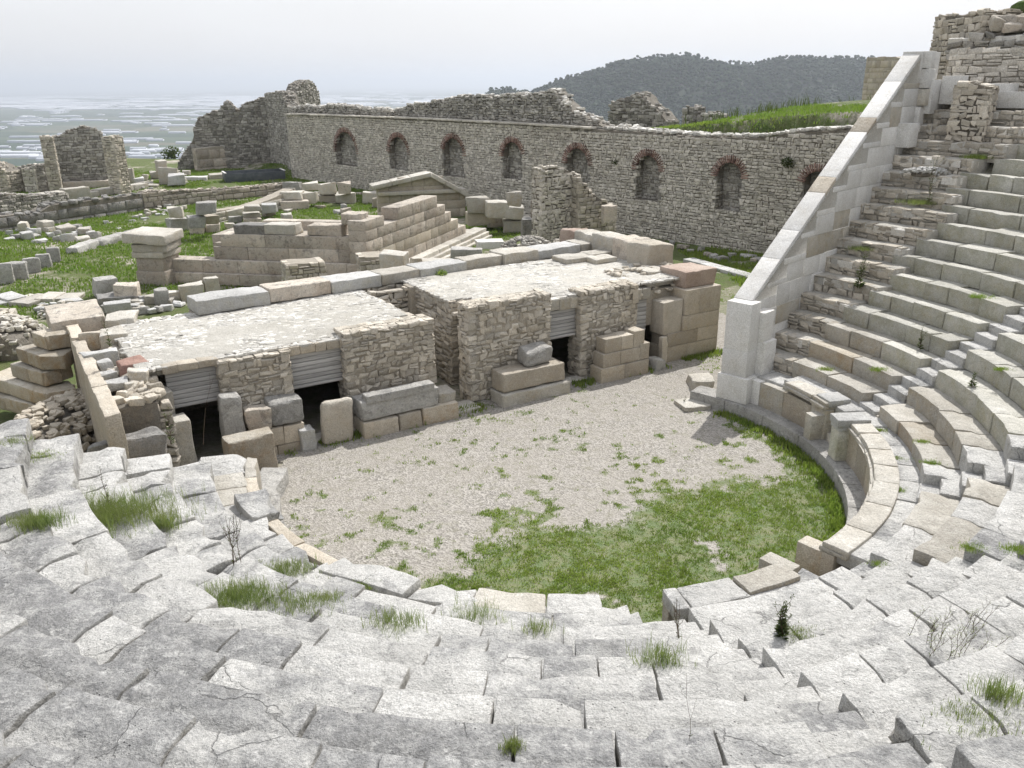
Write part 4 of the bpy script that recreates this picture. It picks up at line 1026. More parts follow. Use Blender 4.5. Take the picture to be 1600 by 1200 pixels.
# ---- ruined left end of the stage
ew = empty('end_wall', UV(-9, 8), 'narrow dressed end wall at the left of the stage with a thick slab on its far end', 'wall')
for (v0, v1) in ((2.9, 5.0), (5.0, 7.2), (7.2, 9.4), (9.4, 11.2)):
    m = MB(); ubox(m, -9.25, -8.93, v0 + .005, v1 - .005, -.1, 2.72 - random.uniform(0, .12), bev=.02, amp=.05, jit=.04, n=(5, 12, 10)); m.build('wall_block', M['ashlar'], ew)
m = MB(); ubox(m, -9.6, -8.2, 10.9, 13.1, 2.25, 2.85, bev=.05, amp=.03, jit=.04, n=(6, 8, 4)); tag(m.build('thick_slab', M['skene']), 'thick grey slab with dowel holes at the far end of the narrow end wall', 'slab')
fillr = empty('rubble_fill', UV(-8.2, 8, 2), 'rubble fill between the narrow end wall and the left roof', 'rubble')
cb = MB(); ubox(cb, -8.9, -8.0, 4.6, 10.8, -.1, 2.2, tone=.4); cb.build('fill', M['mortar_dark'], fillr); mb = MB()
for _ in range(150):
    s = random.uniform(.12, .34); put(mb, UV(random.uniform(-8.85, -7.9), random.uniform(4.6, 11.), 2.15 + random.uniform(-.05, .15)), (s, s * .8, s * .55), rz=random.random() * 3, rx=random.uniform(-.3, .3), n=(2, 2, 2), bev=s * .12, amp=s * .08, jit=.25)
ufront(mb, -8.9, -7.7, 4.7, 0, 2.1, .22, .35); mb.build('stones', M['rubble'], fillr)
for (bx, z, mt, lb) in (((132, 514, 166, 541), 2.45, 'ochre', 'cream block with an ochre side on the rubble by the thick slab'),
    ((160, 512, 198, 540), 2.45, 'pale', 'squat pale block right of the ochre sided block'),
    ((165, 486, 216, 512), 2.55, 'pale', 'large pale block at the back left corner of the left roof'),
    ((134, 542, 186, 572), 2.4, 'white', 'broad white slab on the rubble below the ochre sided block'),
    ((155, 560, 178, 580), 2.45, 'white', 'white squared stone beside the red block'),
    ((184, 556, 234, 588), 2.35, 'brickred', 'block with a brick red top on the left stage rubble'),
    ((203, 573, 234, 592), 2.5, 'pale', 'rounded cream stone in front of the red topped block'),
    ((156, 578, 184, 594), 2.4, 'white', 'small white stone left of the red topped block'),
    ((161, 590, 200, 607), 2.4, 'white', 'flat white stone below the red topped block'),
    ((196, 594, 214, 608), 2.35, 'pale', 'little cream stone next to the flat white stone'),
    ((228, 604, 252, 627), 1.75, 'pale', 'cream block left of the planked left bay'),
    ((218, 584, 250, 606), 2.2, 'rubble', 'rough stone above the cream block by the left bay')):
    pxs(bx, z, .75, random.uniform(-.2, .3), mt, label=lb, sink=.1)
heap('rubble_slope', UV(-10.1, 8.3, .3), 1.2, 2.8, 1.0, 'brown rubble slope between the ochre steps and the narrow end wall', 420, 'ashlar', (.08, .26))
# curved ochre steps outside the end wall
cs = empty('ochre_steps', G(60, 560, 0), 'four curved ochre sided steps at the far left outside the end wall', 'steps')
for (pts, z) in (([(48, 519), (70, 526), (108, 521)], 2.6), ([(22, 543), (38, 549), (60, 557), (97, 556)], 2.15), ([(14, 568), (40, 577), (66, 583), (95, 577)], 1.7), ([(-30, 588), (10, 597), (48, 610), (70, 616), (118, 606)], 1.25), ([(-30, 612), (5, 622), (60, 636), (90, 632)], .8)):
    W = np.array([G(*p, z) for p in pts]); m = MB()
    for a_, b_ in zip(W[:-1], W[1:]):
        d = (b_ - a_)[:2]; l = np.linalg.norm(d); d /= l; n_ = np.array([-d[1], d[0]]); n_ = n_ if n_ @ np.array([-.3, 1]) > 0 else -n_
        c = (a_ + b_)[:2] / 2 + n_ * .45; put(m, (c[0], c[1], z - .4), (l + .03, .85, .4), rz=math.atan2(d[1], d[0]), bev=.04, amp=.03, n=(6, 5, 5))
    m.build('step', M['ochre'], cs)
wall('rubble_wall', (-60, 600), (30, 500), [(-60, 520), (30, 480)], 'low rubble bank at the far left behind the ochre steps', 'wall', th=1.5, z0=.4, mat='rubble')

# ================================================================== NICHED WALL
NP = Plane(NA[:2] - NW.d * 1.2, NB[:2] + NW.d * 16)
nwr = empty('niched_wall', NP.pt(20, 0), 'long rubble masonry wall with a row of brick arched niches behind the stage', 'wall')
top_px = [(440, 180), (460, 179), (660, 186), (860, 197), (1090, 214), (1180, 216), (1250, 207), (1330, 203), (1400, 195), (1500, 190)]
tops = [NP.hit(*q) for q in top_px]; tpn = profile(tops, .05, 3)
niches = [(538, 29, 206, 258, 0), (621, 26, 214, 266, 1), (707, 28, 216, 276, 0), (800, 27, 222, 281, 1), (902, 31, 232, 300, 0), (1013, 32, 243, 313, 0), (1141, 35, 254, 332, 0), (1278, 36, 268, 350, 0)]
NI = []
for (px, wd, ya, yb, fl_) in niches:
    wd *= 1.12; t_, za = NP.hit(px, ya); _, zb = NP.hit(px, yb); t0, _ = NP.hit(px - wd / 2, ya); t1, _ = NP.hit(px + wd / 2, ya); NI.append((t_, abs(t1 - t0), za, zb))
def in_niche(t, z, m=0.):
    for (tc_, wd, zt, zb) in NI:
        if abs(t - tc_) < wd / 2 + m:
            if zb < z < zt - wd / 2: return True
            if z >= zt - wd / 2 and (t - tc_) ** 2 + (z - zt + wd / 2) ** 2 < (wd / 2 + m) ** 2: return True
    return False
mb = MB(); hm = 8.5
masonry(mb, NP.pt(0, -.3), NP.D3, Z3, NP.N3, NP.L, hm, .165, .25, .42, .035, .25, mask=lambda x, y: y - .3 < tpn(x) - .1 and not in_niche(x, y - .3, .08), gap=.012, split=.12, depthv=.3)
masonry(mb, NP.pt(0, -.3, -2.0), NP.N3, Z3, -NP.D3, 2.0, 6.6, .22, .34, .35, .05, .25)
mb.build('masonry', M['niche'], nwr)
cb = MB(); prev = 0
order = sorted(NI)
for (tc_, wd, zt, zb) in order + [(NP.L + 1, 0, 0, 0)]:
    a_, b_ = prev, min(tc_ - wd / 2, NP.L)
    core(cb, NP, a_, b_, -.4, tpn, 1.4, off=-.06, rough=.02)
    if wd:
        core(cb, NP, tc_ - wd / 2, tc_ + wd / 2, -.4, lambda t: zb, 1.4, off=-.06, rough=.0)
        core(cb, NP, tc_ - wd / 2, tc_ + wd / 2, zt + .02, tpn, 1.4, off=-.06, rough=0, bot=lambda t: zt + .04)
        core(cb, NP, tc_ - wd / 2, tc_ + wd / 2, zb - .02, lambda t: zt + .2, .4, off=-.64, rough=0)
    prev = tc_ + wd / 2
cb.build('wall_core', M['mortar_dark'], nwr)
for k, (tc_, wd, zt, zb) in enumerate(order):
    nb_ = MB(); masonry(nb_, NP.pt(tc_ - wd / 2, zb, -.62), NP.D3, Z3, NP.N3, wd, zt - zb + .1, .2, .32, .4, .04, .25); masonry(nb_, NP.pt(tc_ - wd / 2, zb, -.62), NP.N3, Z3, NP.D3, .6, zt - zb - wd / 2, .2, .3, .4, .03, .25); masonry(nb_, NP.pt(tc_ + wd / 2, zb, -.62), NP.N3, Z3, -NP.D3, .6, zt - zb - wd / 2, .2, .3, .4, .03, .25); nch = nb_.build('niche', M['rubdark'], nwr)  # niche backs and jambs in darker stone, recess shade put into the colour
    ab = MB(); n = int(15 + wd * 7); ls_ = random.choice([0, 0, 1, 3]); hs_ = random.choice([0, 0, 2])
    for i in range(n):
        if i < hs_ or i >= n - ls_: continue
        a_ = pi * (i + .5) / n; r_ = wd / 2 + .20
        P, Q = rbox(.36 + .08 * random.random(), .20, .05, bev=.01, n=(2, 2, 2), amp=.008, seed=i); P = rot(P, 0, 0, 0)
        cx, cz = cos(a_) * r_, sin(a_) * r_
        loc = P[:, 0:1] * np.array([cos(a_), sin(a_)]) + P[:, 2:3] * np.array([-sin(a_), cos(a_)])
        T_ = tc_ + cx + loc[:, 0]; Z_ = zt - wd / 2 + cz + loc[:, 1]
        W_ = NP.a + T_[:, None] * NP.d + (P[:, 1:2] - .03) * NP.n; ab.add(np.concatenate([W_, Z_[:, None]], 1), [Q])
    b_ = ab.build('brick_arch', M['brickred'], nwr)
# ledge moulding and ragged upper part
mb = MB(); x = 0.
while x < 42:
    l = random.uniform(.6, 1.2); zz = float(np.interp(x, [t[0] for t in tops], [t[1] for t in tops])); p = NP.pt(x + l / 2, zz - .02, -.25); put(mb, p, (l * .98, .9, .14), rz=math.atan2(NP.d[1], NP.d[0]), n=(4, 3, 2), bev=.03, amp=.03); x += l
mb.build('ledge_course', M['niche'], nwr)
P2 = Plane(NP.pt(0, 0, -.5)[:2], NP.pt(NP.L, 0, -.5)[:2])
up_px = [(445, 172), (470, 165), (500, 166), (520, 163), (560, 168), (600, 172), (620, 172), (640, 163), (670, 160), (700, 153), (735, 148), (760, 150), (790, 147), (815, 149), (850, 142), (862, 141), (880, 160), (900, 178), (925, 186), (940, 197), (1000, 200)]
ut = [P2.hit(*q) for q in up_px]; tpu = profile(ut, .16, 9)
mb = MB(); tmax = max(t[0] for t in ut) - .5
masonry(mb, P2.pt(0, 5.4), NP.D3, Z3, NP.N3, tmax, 4.6, .2, .3, .6, .13, .35, mask=lambda x, y: y + 5.4 < tpu(x) - .05, split=.25); mb.build('upper_masonry', M['rubdark'], nwr)
cb = MB(); core(cb, P2, .1, tmax, 5.2, lambda t: tpu(t) - .08, 1.2, off=-.08, rough=.1); cb.build('upper_core', M['mortar_dark'], nwr)
mb = MB(); rub_caps(mb, P2, .2, tmax, tpu, 1.2, .34); rub_caps(mb, NP, tmax - 2, NP.L - 4, lambda t: tpn(t) + .12, 1.7, .30, 1.5); mb.build('cap_stones', M['paving'], nwr)
# putlog hole plants on the wall face
def bush(name, loc, r, label, n=260, mat='leafdark', h=.7, cat='shrub', group=None):
    d = rs.randn(n, 3); d /= np.linalg.norm(d, axis=1, keepdims=True); p = np.array(loc) + d * (rs.rand(n, 1) ** .5) * r * np.array([1, 1, h]) + np.array([0, 0, r * h * .6])
    s = r * .16; V = []; a = rs.randn(n, 3); a /= np.linalg.norm(a, axis=1, keepdims=True); b = np.cross(a, rs.randn(n, 3)); b /= np.linalg.norm(b, axis=1, keepdims=True)
    V = np.stack([p - a * s, p + b * s * .5, p + a * s, p - b * s * .5], 1).reshape(-1, 3)
    mb = MB(); mb.add(V, [np.arange(n)[:, None] * 4 + np.arange(4)[None]], np.repeat(rs.rand(n), 4)); o = mb.build(name, M[mat], smooth=False); return tag(o, label, cat, group)
t_, z_ = NP.hit(1234, 253); bush('wall_shrub', NP.pt(t_, z_ - .2, .1), .42, 'round dark shrub growing out of the niched wall right of the last full niche')
t_, z_ = NP.hit(962, 251); bush('wall_shrub', NP.pt(t_, z_ - .2, .05), .28, 'small dark shrub growing out of the niched wall between two niches', 120)
t_, z_ = NP.hit(1266, 219)
# turret stump at the far left end of the wall
wall('turret_stump', (463, 180), (501, 177), [(463, 150), (467, 134), (480, 125), (493, 131), (501, 158)], 'broken round topped stump of masonry on the far left end of the niched wall', 'ruin', th=1.4, z0=5.9, mat='rubdark', sh=.2, sl=.3, jag=.15, prot=.12, jit=.6)
for (b0, b1, tp_, lb) in (((950, 200), (1042, 200), [(950, 190), (955, 160), (968, 155), (985, 148), (992, 144), (1004, 148), (1010, 162), (1030, 175), (1042, 192)], 'pyramid shaped stump of ruined wall beyond the niched wall'),
    ((1066, 190), (1083, 190), [(1066, 176), (1072, 166), (1083, 168)], 'thin leaning stump of wall left of the grassy mound'),
    ((1090, 190), (1118, 188), [(1090, 181), (1104, 176), (1118, 178)], 'low broken stub of wall at the edge of the grassy mound')):
    PB_ = Plane(NP.pt(0, 0, -7)[:2], NP.pt(NP.L, 0, -7)[:2]); q0 = PB_.pt(PB_.hit(*b0)[0], 0); q1 = PB_.pt(PB_.hit(*b1)[0], 0)
    wall('ruined_stump', q0, q1, tp_, lb, 'ruin', th=1.3, z0=4.4, world=True, mat='rubdark', jag=.12, prot=.1, jit=.5)

# ================================================================== RUINS AT THE LEFT BACK
# tall ruin with two bays
r1, pl1, _ = wall('ruined_hall', (276, 266), (425, 262), [(276, 262), (285, 240), (300, 222), (306, 190), (312, 182), (330, 176), (343, 172), (352, 158), (360, 160), (372, 175), (376, 165), (395, 158), (420, 148), (425, 145)], 'tall broken two bay ruin standing left of the niched wall', 'ruin', th=1.6, mat='rubdark', sh=.26, sl=.4, jag=.2, prot=.1)
wall('x', (425, 262), (462, 276), [(425, 146), (432, 143), (440, 146), (447, 165), (458, 172), (462, 210)], None, None, th=1.4, mat='rubdark', sh=.26, sl=.4, jag=.2, root=r1, partname='side_wall')
wall('x', (310, 268), (376, 262), [(310, 232), (343, 228), (376, 227)], None, None, th=.8, mat='skene', mort='mortar', sh=.9, sl=2.2, jit=.05, prot=.02, gap=.02, jag=.02, root=r1, partname='ashlar_dado', caps=False, split=0)
wall('x', (379, 262), (424, 258), [(379, 227), (424, 224)], None, None, th=.8, mat='skene', mort='mortar', sh=.9, sl=2.2, jit=.05, prot=.02, gap=.02, jag=.02, root=r1, partname='ashlar_dado', caps=False, split=0)
# apse like ruin
r2, pl2, _ = wall('ruined_exedra', (96, 296), (174, 292), [(96, 213), (104, 205), (115, 200), (128, 198), (148, 201), (160, 212), (174, 222)], 'arched back ruin with a bench and two stub walls at the far left', 'ruin', th=1.4, mat='rubdark', sh=.24, sl=.36, jag=.12)
wall('x', (79, 305), (99, 304), [(77, 214), (84, 211), (98, 224)], None, None, th=1.1, mat='rubble', root=r2, partname='left_stub', jag=.2)
wall('x', (173, 303), (191, 304), [(172, 214), (180, 210), (189, 216), (192, 232)], None, None, th=1.1, mat='rubble', root=r2, partname='right_stub', jag=.2)
for (a_, b_, z0, hh) in (((100, 296), (172, 292), 0, .7), ((103, 291), (150, 290), .9, .7), ((100, 289), (172, 286), 1.9, .5)):
    pl_ = Plane(G(*a_)[:2] + 0, G(*b_)[:2]); m = MB(); p = pl_.pt(pl_.L / 2, z0, .25); put(m, p, (pl_.L, .9, hh), rz=math.atan2(pl_.d[1], pl_.d[0]), n=(12, 4, 3), bev=.08, amp=.06); m.build('bench', M['skene'], r2)
r3, _, _ = wall('rubble_room', (60, 302), (118, 290), [(60, 262), (70, 257), (95, 256), (118, 258)], 'low roofless rubble room left of the arched ruin', 'ruin', th=1.2, mat='niche', sh=.3)
wall('x', (20, 296), (59, 302), [(20, 264), (40, 258), (59, 260)], None, None, th=1.0, mat='rubdark', root=r3, partname='shaded_wall', jag=.08)
wall('ruined_stump', (-40, 300), (16, 303), [(-40, 250), (-5, 258), (8, 268), (16, 296)], 'sloping end of a rubble wall at the left edge of the view', 'ruin', th=1.5, mat='rubble')
# exedra plinth of pale blocks in front
for (a_, b_, tp, zt, lb) in (((60, 318), (116, 312), .0, .9, 'row of pale foundation blocks left in front of the arched ruin'), ((116, 312), (215, 296), .0, .55, 'row of pale foundation blocks right in front of the arched ruin')):
    pl_ = Plane(G(*a_)[:2], G(*b_)[:2]); e = empty('foundation_course', pl_.pt(pl_.L / 2, 0), lb, 'block course'); x = 0
    while x < pl_.L: l = random.uniform(1.4, 2.4); m = MB(); put(m, pl_.pt(x + l / 2, -.2), (l - .03, 1.1, zt * random.uniform(.85, 1.1) + .2), rz=math.atan2(pl_.d[1], pl_.d[0]), n=(5, 4, 3), bev=.06, amp=.05); m.build('foundation_block', M['pale'], e); x += l
# long dark terrace wall
tw, twp, _ = wall('terrace_wall', (-60, 372), (226, 328), [(-60, 343), (60, 333), (80, 320), (200, 306), (226, 300)], 'long dark ashlar terrace wall crossing the left meadow', 'wall', th=1.2, mat='darkgrey', mort='mortar_dark', sh=.62, sl=1.3, jit=.06, prot=.05, jag=.04, gap=.02, capsize=.5, split=.05)
wall('terrace_wall', (226, 328), (480, 300), [(226, 300), (330, 296), (450, 288), (480, 286)], 'low grey continuation of the terrace wall towards the niched wall', 'wall', th=1., mat='skene', mort='mortar_dark', sh=.4, sl=.8, jit=.15, jag=.12, gap=.02)
wall('upper_terrace', (-60, 345), (110, 318), [(-60, 312), (10, 303), (60, 306), (110, 300)], 'rubble terrace above the dark wall at the far left', 'wall', th=1.5, mat='rubdark', z0=.2)
wall('leaning_course', (330, 352), (465, 322), [(330, 330), (390, 322), (420, 312), (462, 294)], 'sloping course of cream slabs rising towards the niched wall', 'block course', th=1., mat='pale', mort='mortar', sh=.5, sl=1.8, jit=.1, jag=.04, gap=.02, caps=False)
# sheet metal tank
pl_ = Plane(G(354, 286)[:2], G(446, 281)[:2]); e = empty('metal_trough', pl_.pt(pl_.L / 2, 0), 'long grey sheet metal trough lying in front of the tall ruin', 'trough')
L_ = pl_.L; rz_ = math.atan2(pl_.d[1], pl_.d[0])
for (o_, hh, sz, nm) in ((0, .75, (L_, .08, .85), 'side_panel'), (-2.2, .75, (L_, .08, .95), 'side_panel'), ):
    m = MB(); put(m, pl_.pt(L_ / 2, 0, o_), sz, rz=rz_, n=(2, 2, 2), bev=.01, amp=0); m.build(nm, M['metal'], e)
for t_ in (0, L_): m = MB(); put(m, pl_.pt(t_, 0, -1.1), (.08, 2.2, .9), rz=rz_, n=(2, 2, 2), bev=.01, amp=0); m.build('end_panel', M['metal'], e)
m = MB(); put(m, pl_.pt(L_ / 2, .3, -1.1), (L_ * .98, 2.1, .06), rz=rz_, n=(2, 2, 2), bev=.01, amp=0); m.build('floor_panel', M['metal'], e)
for t_ in (0., L_): m = MB(); put(m, pl_.pt(t_, .9, -1.1), (.2, 2.4, .06), rz=rz_, n=(2, 2, 2), bev=.01, amp=0); m.build('rim', M['new'], e)

# ================================================================== ASHLAR MONUMENT BEHIND THE STAGE
mo = empty('ashlar_monument', G(577, 452), 'angled monument of big squared blocks with dark stains behind the stage', 'monument')
def course(pl, t0, t1, z0, z1, th, root, mat, bl=1.6, off=0., bev=.02, amp=.015, name='ashlar_block', jit=.0, ht=.0):
    x = t0
    while x < t1 - .05:
        l = bl * random.uniform(.6, 1.3); x1 = x + l if t1 - x - l > bl * .4 else t1
        m = MB(); put(m, pl.pt((x + x1) / 2, z0, off - th / 2), (x1 - x - .012, th, z1 - z0 - .008), rz=math.atan2(pl.d[1], pl.d[0]), bev=bev, amp=amp, jit=jit, n=(5, 3, 3)); m.build(name, M[mat], root); x = x1
K0 = G(577, 452)
LA = Plane(G(238, 440)[:2], K0[:2]); RA = Plane(K0[:2], G(745, 372)[:2])
L1 = LA.L; L2 = RA.L
def tL(px, py): return LA.hit(px, py)
t330 = LA.hit(332, 420)[0]; t450 = LA.hit(448, 400)[0]
course(LA, 0, L1, 0, .55, 1.1, mo, 'skene', 2.0, .25); course(LA, 0.2, L1, .55, 1.15, .9, mo, 'skene', 2.2)
course(LA, t330, L1, 1.15, 1.75, .9, mo, 'skene', 2.0, -.3); course(LA, t330 + .4, L1, 1.75, 2.35, .9, mo, 'skene', 1.8, -.35)
course(LA, LA.hit(545, 380)[0], L1 + .02, 2.35, 2.9, .9, mo, 'skene', 1.3, -.3)
course(RA, 0.0, L2, 0, .55, 1.1, mo, 'skene', 1.8, .3); course(RA, 0.0, RA.hit(728, 362)[0], .55, 1.1, .9, mo, 'skene', 1.5)
course(RA, 0.0, RA.hit(716, 352)[0], 1.1, 1.65, .9, mo, 'ashlar', 1.5); course(RA, 0.0, RA.hit(705, 346)[0], 1.65, 2.2, .9, mo, 'skene', 1.5); course(RA, 0., RA.hit(696, 342)[0], 2.2, 2.7, .9, mo, 'skene', 1.6)
course(RA, 0., 1.9, 2.7, 3.15, .9, mo, 'skene', 1.2)
ta = RA.hit(622, 350)[0]; course(RA, ta, RA.hit(684, 335)[0], 2.7, 3.3, .9, mo, 'skene', 1.6)
# moulded base of the right arm, and floor behind
for k, (o_, z_) in enumerate(((.95, .22), (.75, .42), (.55, .62))):
    course(RA, .3, L2 + .3, 0, z_, o_ + .3, mo, 'pale', 2.2, o_, name='base_moulding', bev=.05)
BB = Plane(LA.pt(t330 + .5, 0, -4.6)[:2], LA.pt(L1 - 1.2, 0, -4.6)[:2]); course(BB, 0, BB.L, 1.2, 2.35, .7, mo, 'skene', 1.5)
BB2 = Plane(LA.pt(t330 + .3, 0, -5)[:2], LA.pt(t330 + .3, 0, -1)[:2]); course(BB2, 0, BB2.L, 1.2, 2.2, .7, mo, 'skene', 1.3)
m = MB(); p = LA.pt((t330 + L1) / 2, 0, -2.8); put(m, p, (L1 - t330, 4.6, 1.9), rz=math.atan2(LA.d[1], LA.d[0]), n=(10, 8, 3)); m.build('inner_floor', M['mortar'], mo)
# pedestal stack at the left corner
e = empty('stacked_pedestal', LA.pt(.6, 0, .3), 'square stacked pedestal under two broken cap blocks at the left corner of the monument', 'pedestal')
for (z0, z1, w_, mt) in ((0, .7, 1.5, 'skene'), (.7, 1.35, 1.4, 'skene'), (1.35, 1.62, 1.6, 'pale')):
    m = MB(); put(m, LA.pt(.55, z0, .1), (w_, w_, z1 - z0 - .005), rz=math.atan2(LA.d[1], LA.d[0]), bev=.02, amp=.015); m.build('shaft_block', M[mt], e)
for (z0, z1, w_, lb, dx) in ((1.62, 2.05, 1.75, 'lower broken cap block on the stacked pedestal', .05), (2.05, 2.5, 2.1, 'tilted upper slab topping the stacked pedestal', -.05)):
    m = MB(); put(m, LA.pt(.55 + dx, z0, .1), (w_, w_ * .95, z1 - z0), rz=math.atan2(LA.d[1], LA.d[0]) + .1, rx=.03, ry=.04 * (1 if dx < 0 else 0), bev=.07, amp=.04, jit=.08, n=(6, 6, 4)); tag(m.build('cap_block', M['pale']), lb, 'stone block')
for (bx, z, mt, lb) in (((404, 345, 458, 373), 2.35, 'pale', 'cream squared block lying on the left arm of the monument'), ((472, 341, 530, 372), 2.35, 'skene', 'dark squared block on the monument right of the cream one'),
    ((358, 352, 412, 385), 2.3, 'darkgrey', 'long dark block at the stepped left end of the monument'), ((527, 331, 562, 361), 2.9, 'skene', 'grey block in the middle of the monument top')):
    a_ = LA.hit((bx[0] + bx[2]) / 2, bx[3])[0]; s_ = depth(LA.pt(a_, 2)) / FPX; m = MB(); put(m, LA.pt(a_, z, -.9), ((bx[2] - bx[0]) * s_, .9, .5), rz=math.atan2(LA.d[1], LA.d[0]), bev=.05, amp=.04, jit=.05, n=(6, 4, 4)); tag(m.build('stone_block', M[mt]), lb, 'stone block')
# small masonry stubs behind the coping course
for (a_, b_, tp_, lb) in (((450, 462), (513, 455), [(450, 413), (513, 408)], 'square rubble pier with a flat slab top behind the stage at the left'), ((565, 445), (622, 440), [(565, 402), (622, 398)], 'low rubble pier behind the stage in front of the monument corner')):
    wall('rubble_pier', a_, b_, tp_, lb, 'pier', th=1.2, z0=.6, mat='rubble', mort='mortar', sh=.24, sl=.34, jag=.02, caps=False, gap=.02)
for (bx, z, dr, rz, mt, lb) in (((593, 392, 640, 424), 1.9, .6, -.5, 'pale', 'tilted pinkish block leaning on the low rubble pier'), ((640, 400, 662, 418), 1.9, 1, .3, 'pale', 'broken column drum fragment beside the tilted block'),
    ((655, 402, 705, 420), 1.8, .6, .1, 'pale', 'flat pale fragment behind the back course'), ((705, 384, 755, 410), 1.2, .5, 0, 'grey', 'rounded grey lump of masonry behind the back course'),
    ((742, 372, 788, 388), .5, .8, .1, 'new', 'clean white slab lying flat by the gravel heap'), ((150, 430, 188, 464), 0, .8, .2, 'grey', 'upright jagged grey block at the near edge of the meadow'),
    ((184, 442, 222, 472), 0, .8, -.2, 'skene', 'rounded grey boulder touching the jagged block'), ((156, 462, 216, 474), 0, .6, 0, 'darkgrey', 'flat dark stone beneath the jagged block and boulder'),
    ((228, 458, 254, 474), 0, .8, 0, 'pale', 'small pale stone right of the grey boulder'), ((243, 450, 266, 476), 0, .8, .3, 'grey', 'upright rounded stone among the fallen pieces by the monument'),
    ((263, 452, 284, 470), 0, .8, 0, 'pale', 'pale stone beside the upright rounded stone'), ((283, 442, 320, 470), 0, .8, 0, 'pale', 'large cream boulder left of the stage back course'),
    ((320, 432, 345, 462), 0, .5, .3, 'pale', 'upright cream slab leaning by the monument foot'), ((165, 468, 205, 486), .3, .8, 0, 'white', 'flat white stone on the near edge of the meadow')):
    pxs(bx, z, dr, rz, mt, label=lb, jit=.14)
heap('gravel_heap', UV(7.9, 13.6, 1.7), 1.5, 1.0, 1.5, 'grey heap of small rubble behind the back course near the white slab', 420, 'rubdark', (.07, .18))
heap('gravel_heap', UV(10.9, 14.2, 1.9), 1.2, .8, 1.1, 'smaller heap of pale rubble at the foot of the broken tower', 200, 'rubble', (.08, .2))
g_ = G(12, 545, 0); heap('stone_heap', G(10, 548, 0), 1.6, 1.4, 1.3, 'heap of small pinkish rubble at the left edge of the near meadow', 320, 'pale', (.1, .26))
# broken tower
r4, pl4, _ = wall('broken_tower', (846, 384), (906, 374), [(838, 268), (850, 262), (862, 260), (880, 262), (895, 268), (902, 274)], 'broken tower like stump of pitted masonry behind the stage', 'ruin', th=.8, z0=1.0, mat='niche', sh=.2, sl=.26, jit=.6, jag=.12, prot=.05)
wall('x', (902, 374), (962, 368), [(902, 276), (910, 284), (922, 300), (940, 312), (958, 322), (962, 330)], None, None, th=1.2, z0=1.2, mat='rubble', root=r4, partname='sloping_wall', jag=.1, sh=.22, sl=.3)
pxs((938, 318, 962, 350), 2.2, .9, .2, 'skene', label='big grey block hanging on the sloping flank of the broken tower')
pxs((813, 340, 848, 384), .2, .8, .2, 'darkgrey', label='dark rounded block at the left foot of the broken tower')
pxs((828, 312, 846, 342), 1.6, .9, .1, 'skene', label='slender upright stone behind the dark block by the broken tower')
# fallen pediment
pd, pdp, _ = wall('fallen_pediment', (592, 345), (728, 338), [(585, 292), (640, 278), (672, 272), (700, 286), (728, 302)], 'reassembled stone pediment with raking cornice standing in the grass', 'pediment', th=.9, mat='ashlar', mort='mortar', sh=.5, sl=1.3, jit=.04, prot=.02, jag=.0, gap=.015, caps=False, split=.1)
for (a_, b_) in (((580, 292), (672, 271)), ((672, 271), (740, 309))):
    t0, z0 = pdp.hit(*a_); t1, z1 = pdp.hit(*b_); n = 3
    for k in range(n):
        ta_, tb_ = t0 + (t1 - t0) * k / n, t0 + (t1 - t0) * (k + 1) / n; za, zb_ = z0 + (z1 - z0) * k / n, z0 + (z1 - z0) * (k + 1) / n
        P, Q = rbox(math.hypot(tb_ - ta_, zb_ - za) - .02, 1.5, .30, bev=.04, amp=.03, n=(5, 5, 3), seed=k); P = rot(P, 0, 0, -math.atan2(zb_ - za, abs(tb_ - ta_))); ang = math.atan2(pdp.d[1], pdp.d[0]); P = rot(P, ang)
        m = MB(); m.add(P + pdp.pt((ta_ + tb_) / 2, (za + zb_) / 2 - .05, -.35), [Q]); m.build('raking_cornice', M['pale'], pd)
m = MB(); t0, z0 = pdp.hit(590, 300); t1, _ = pdp.hit(728, 312); put(m, pdp.pt((t0 + t1) / 2, z0 - .25, -.3), (t1 - t0, 1.2, .25), rz=math.atan2(pdp.d[1], pdp.d[0]), n=(10, 3, 2)); m.build('cornice', M['pale'], pd)
for (bx, z, mt, lb) in (((728, 306, 765, 334), 1.2, 'pale', 'rough block at the right foot of the pediment slope'), ((758, 312, 795, 340), 1.1, 'pale', 'second rough block right of the pediment'), ((728, 328, 775, 352), .4, 'ashlar', 'squared lower block under the rough blocks by the pediment'),
    ((785, 320, 818, 342), 1.0, 'pale', 'squared cream block under the pale drum'), ((791, 299, 816, 322), 2.1, 'pale', 'pale drum shaped block standing on top of the blocks right of the pediment'),
    ((760, 335, 788, 356), .2, 'skene', 'grey block in the lower row right of the pediment'), ((784, 338, 832, 366), 0, 'pale', 'long tilted cream block at the right end of the pediment row')):
    pxs(bx, z, .8, .1, mt, label=lb, jit=.1, bev=.08)
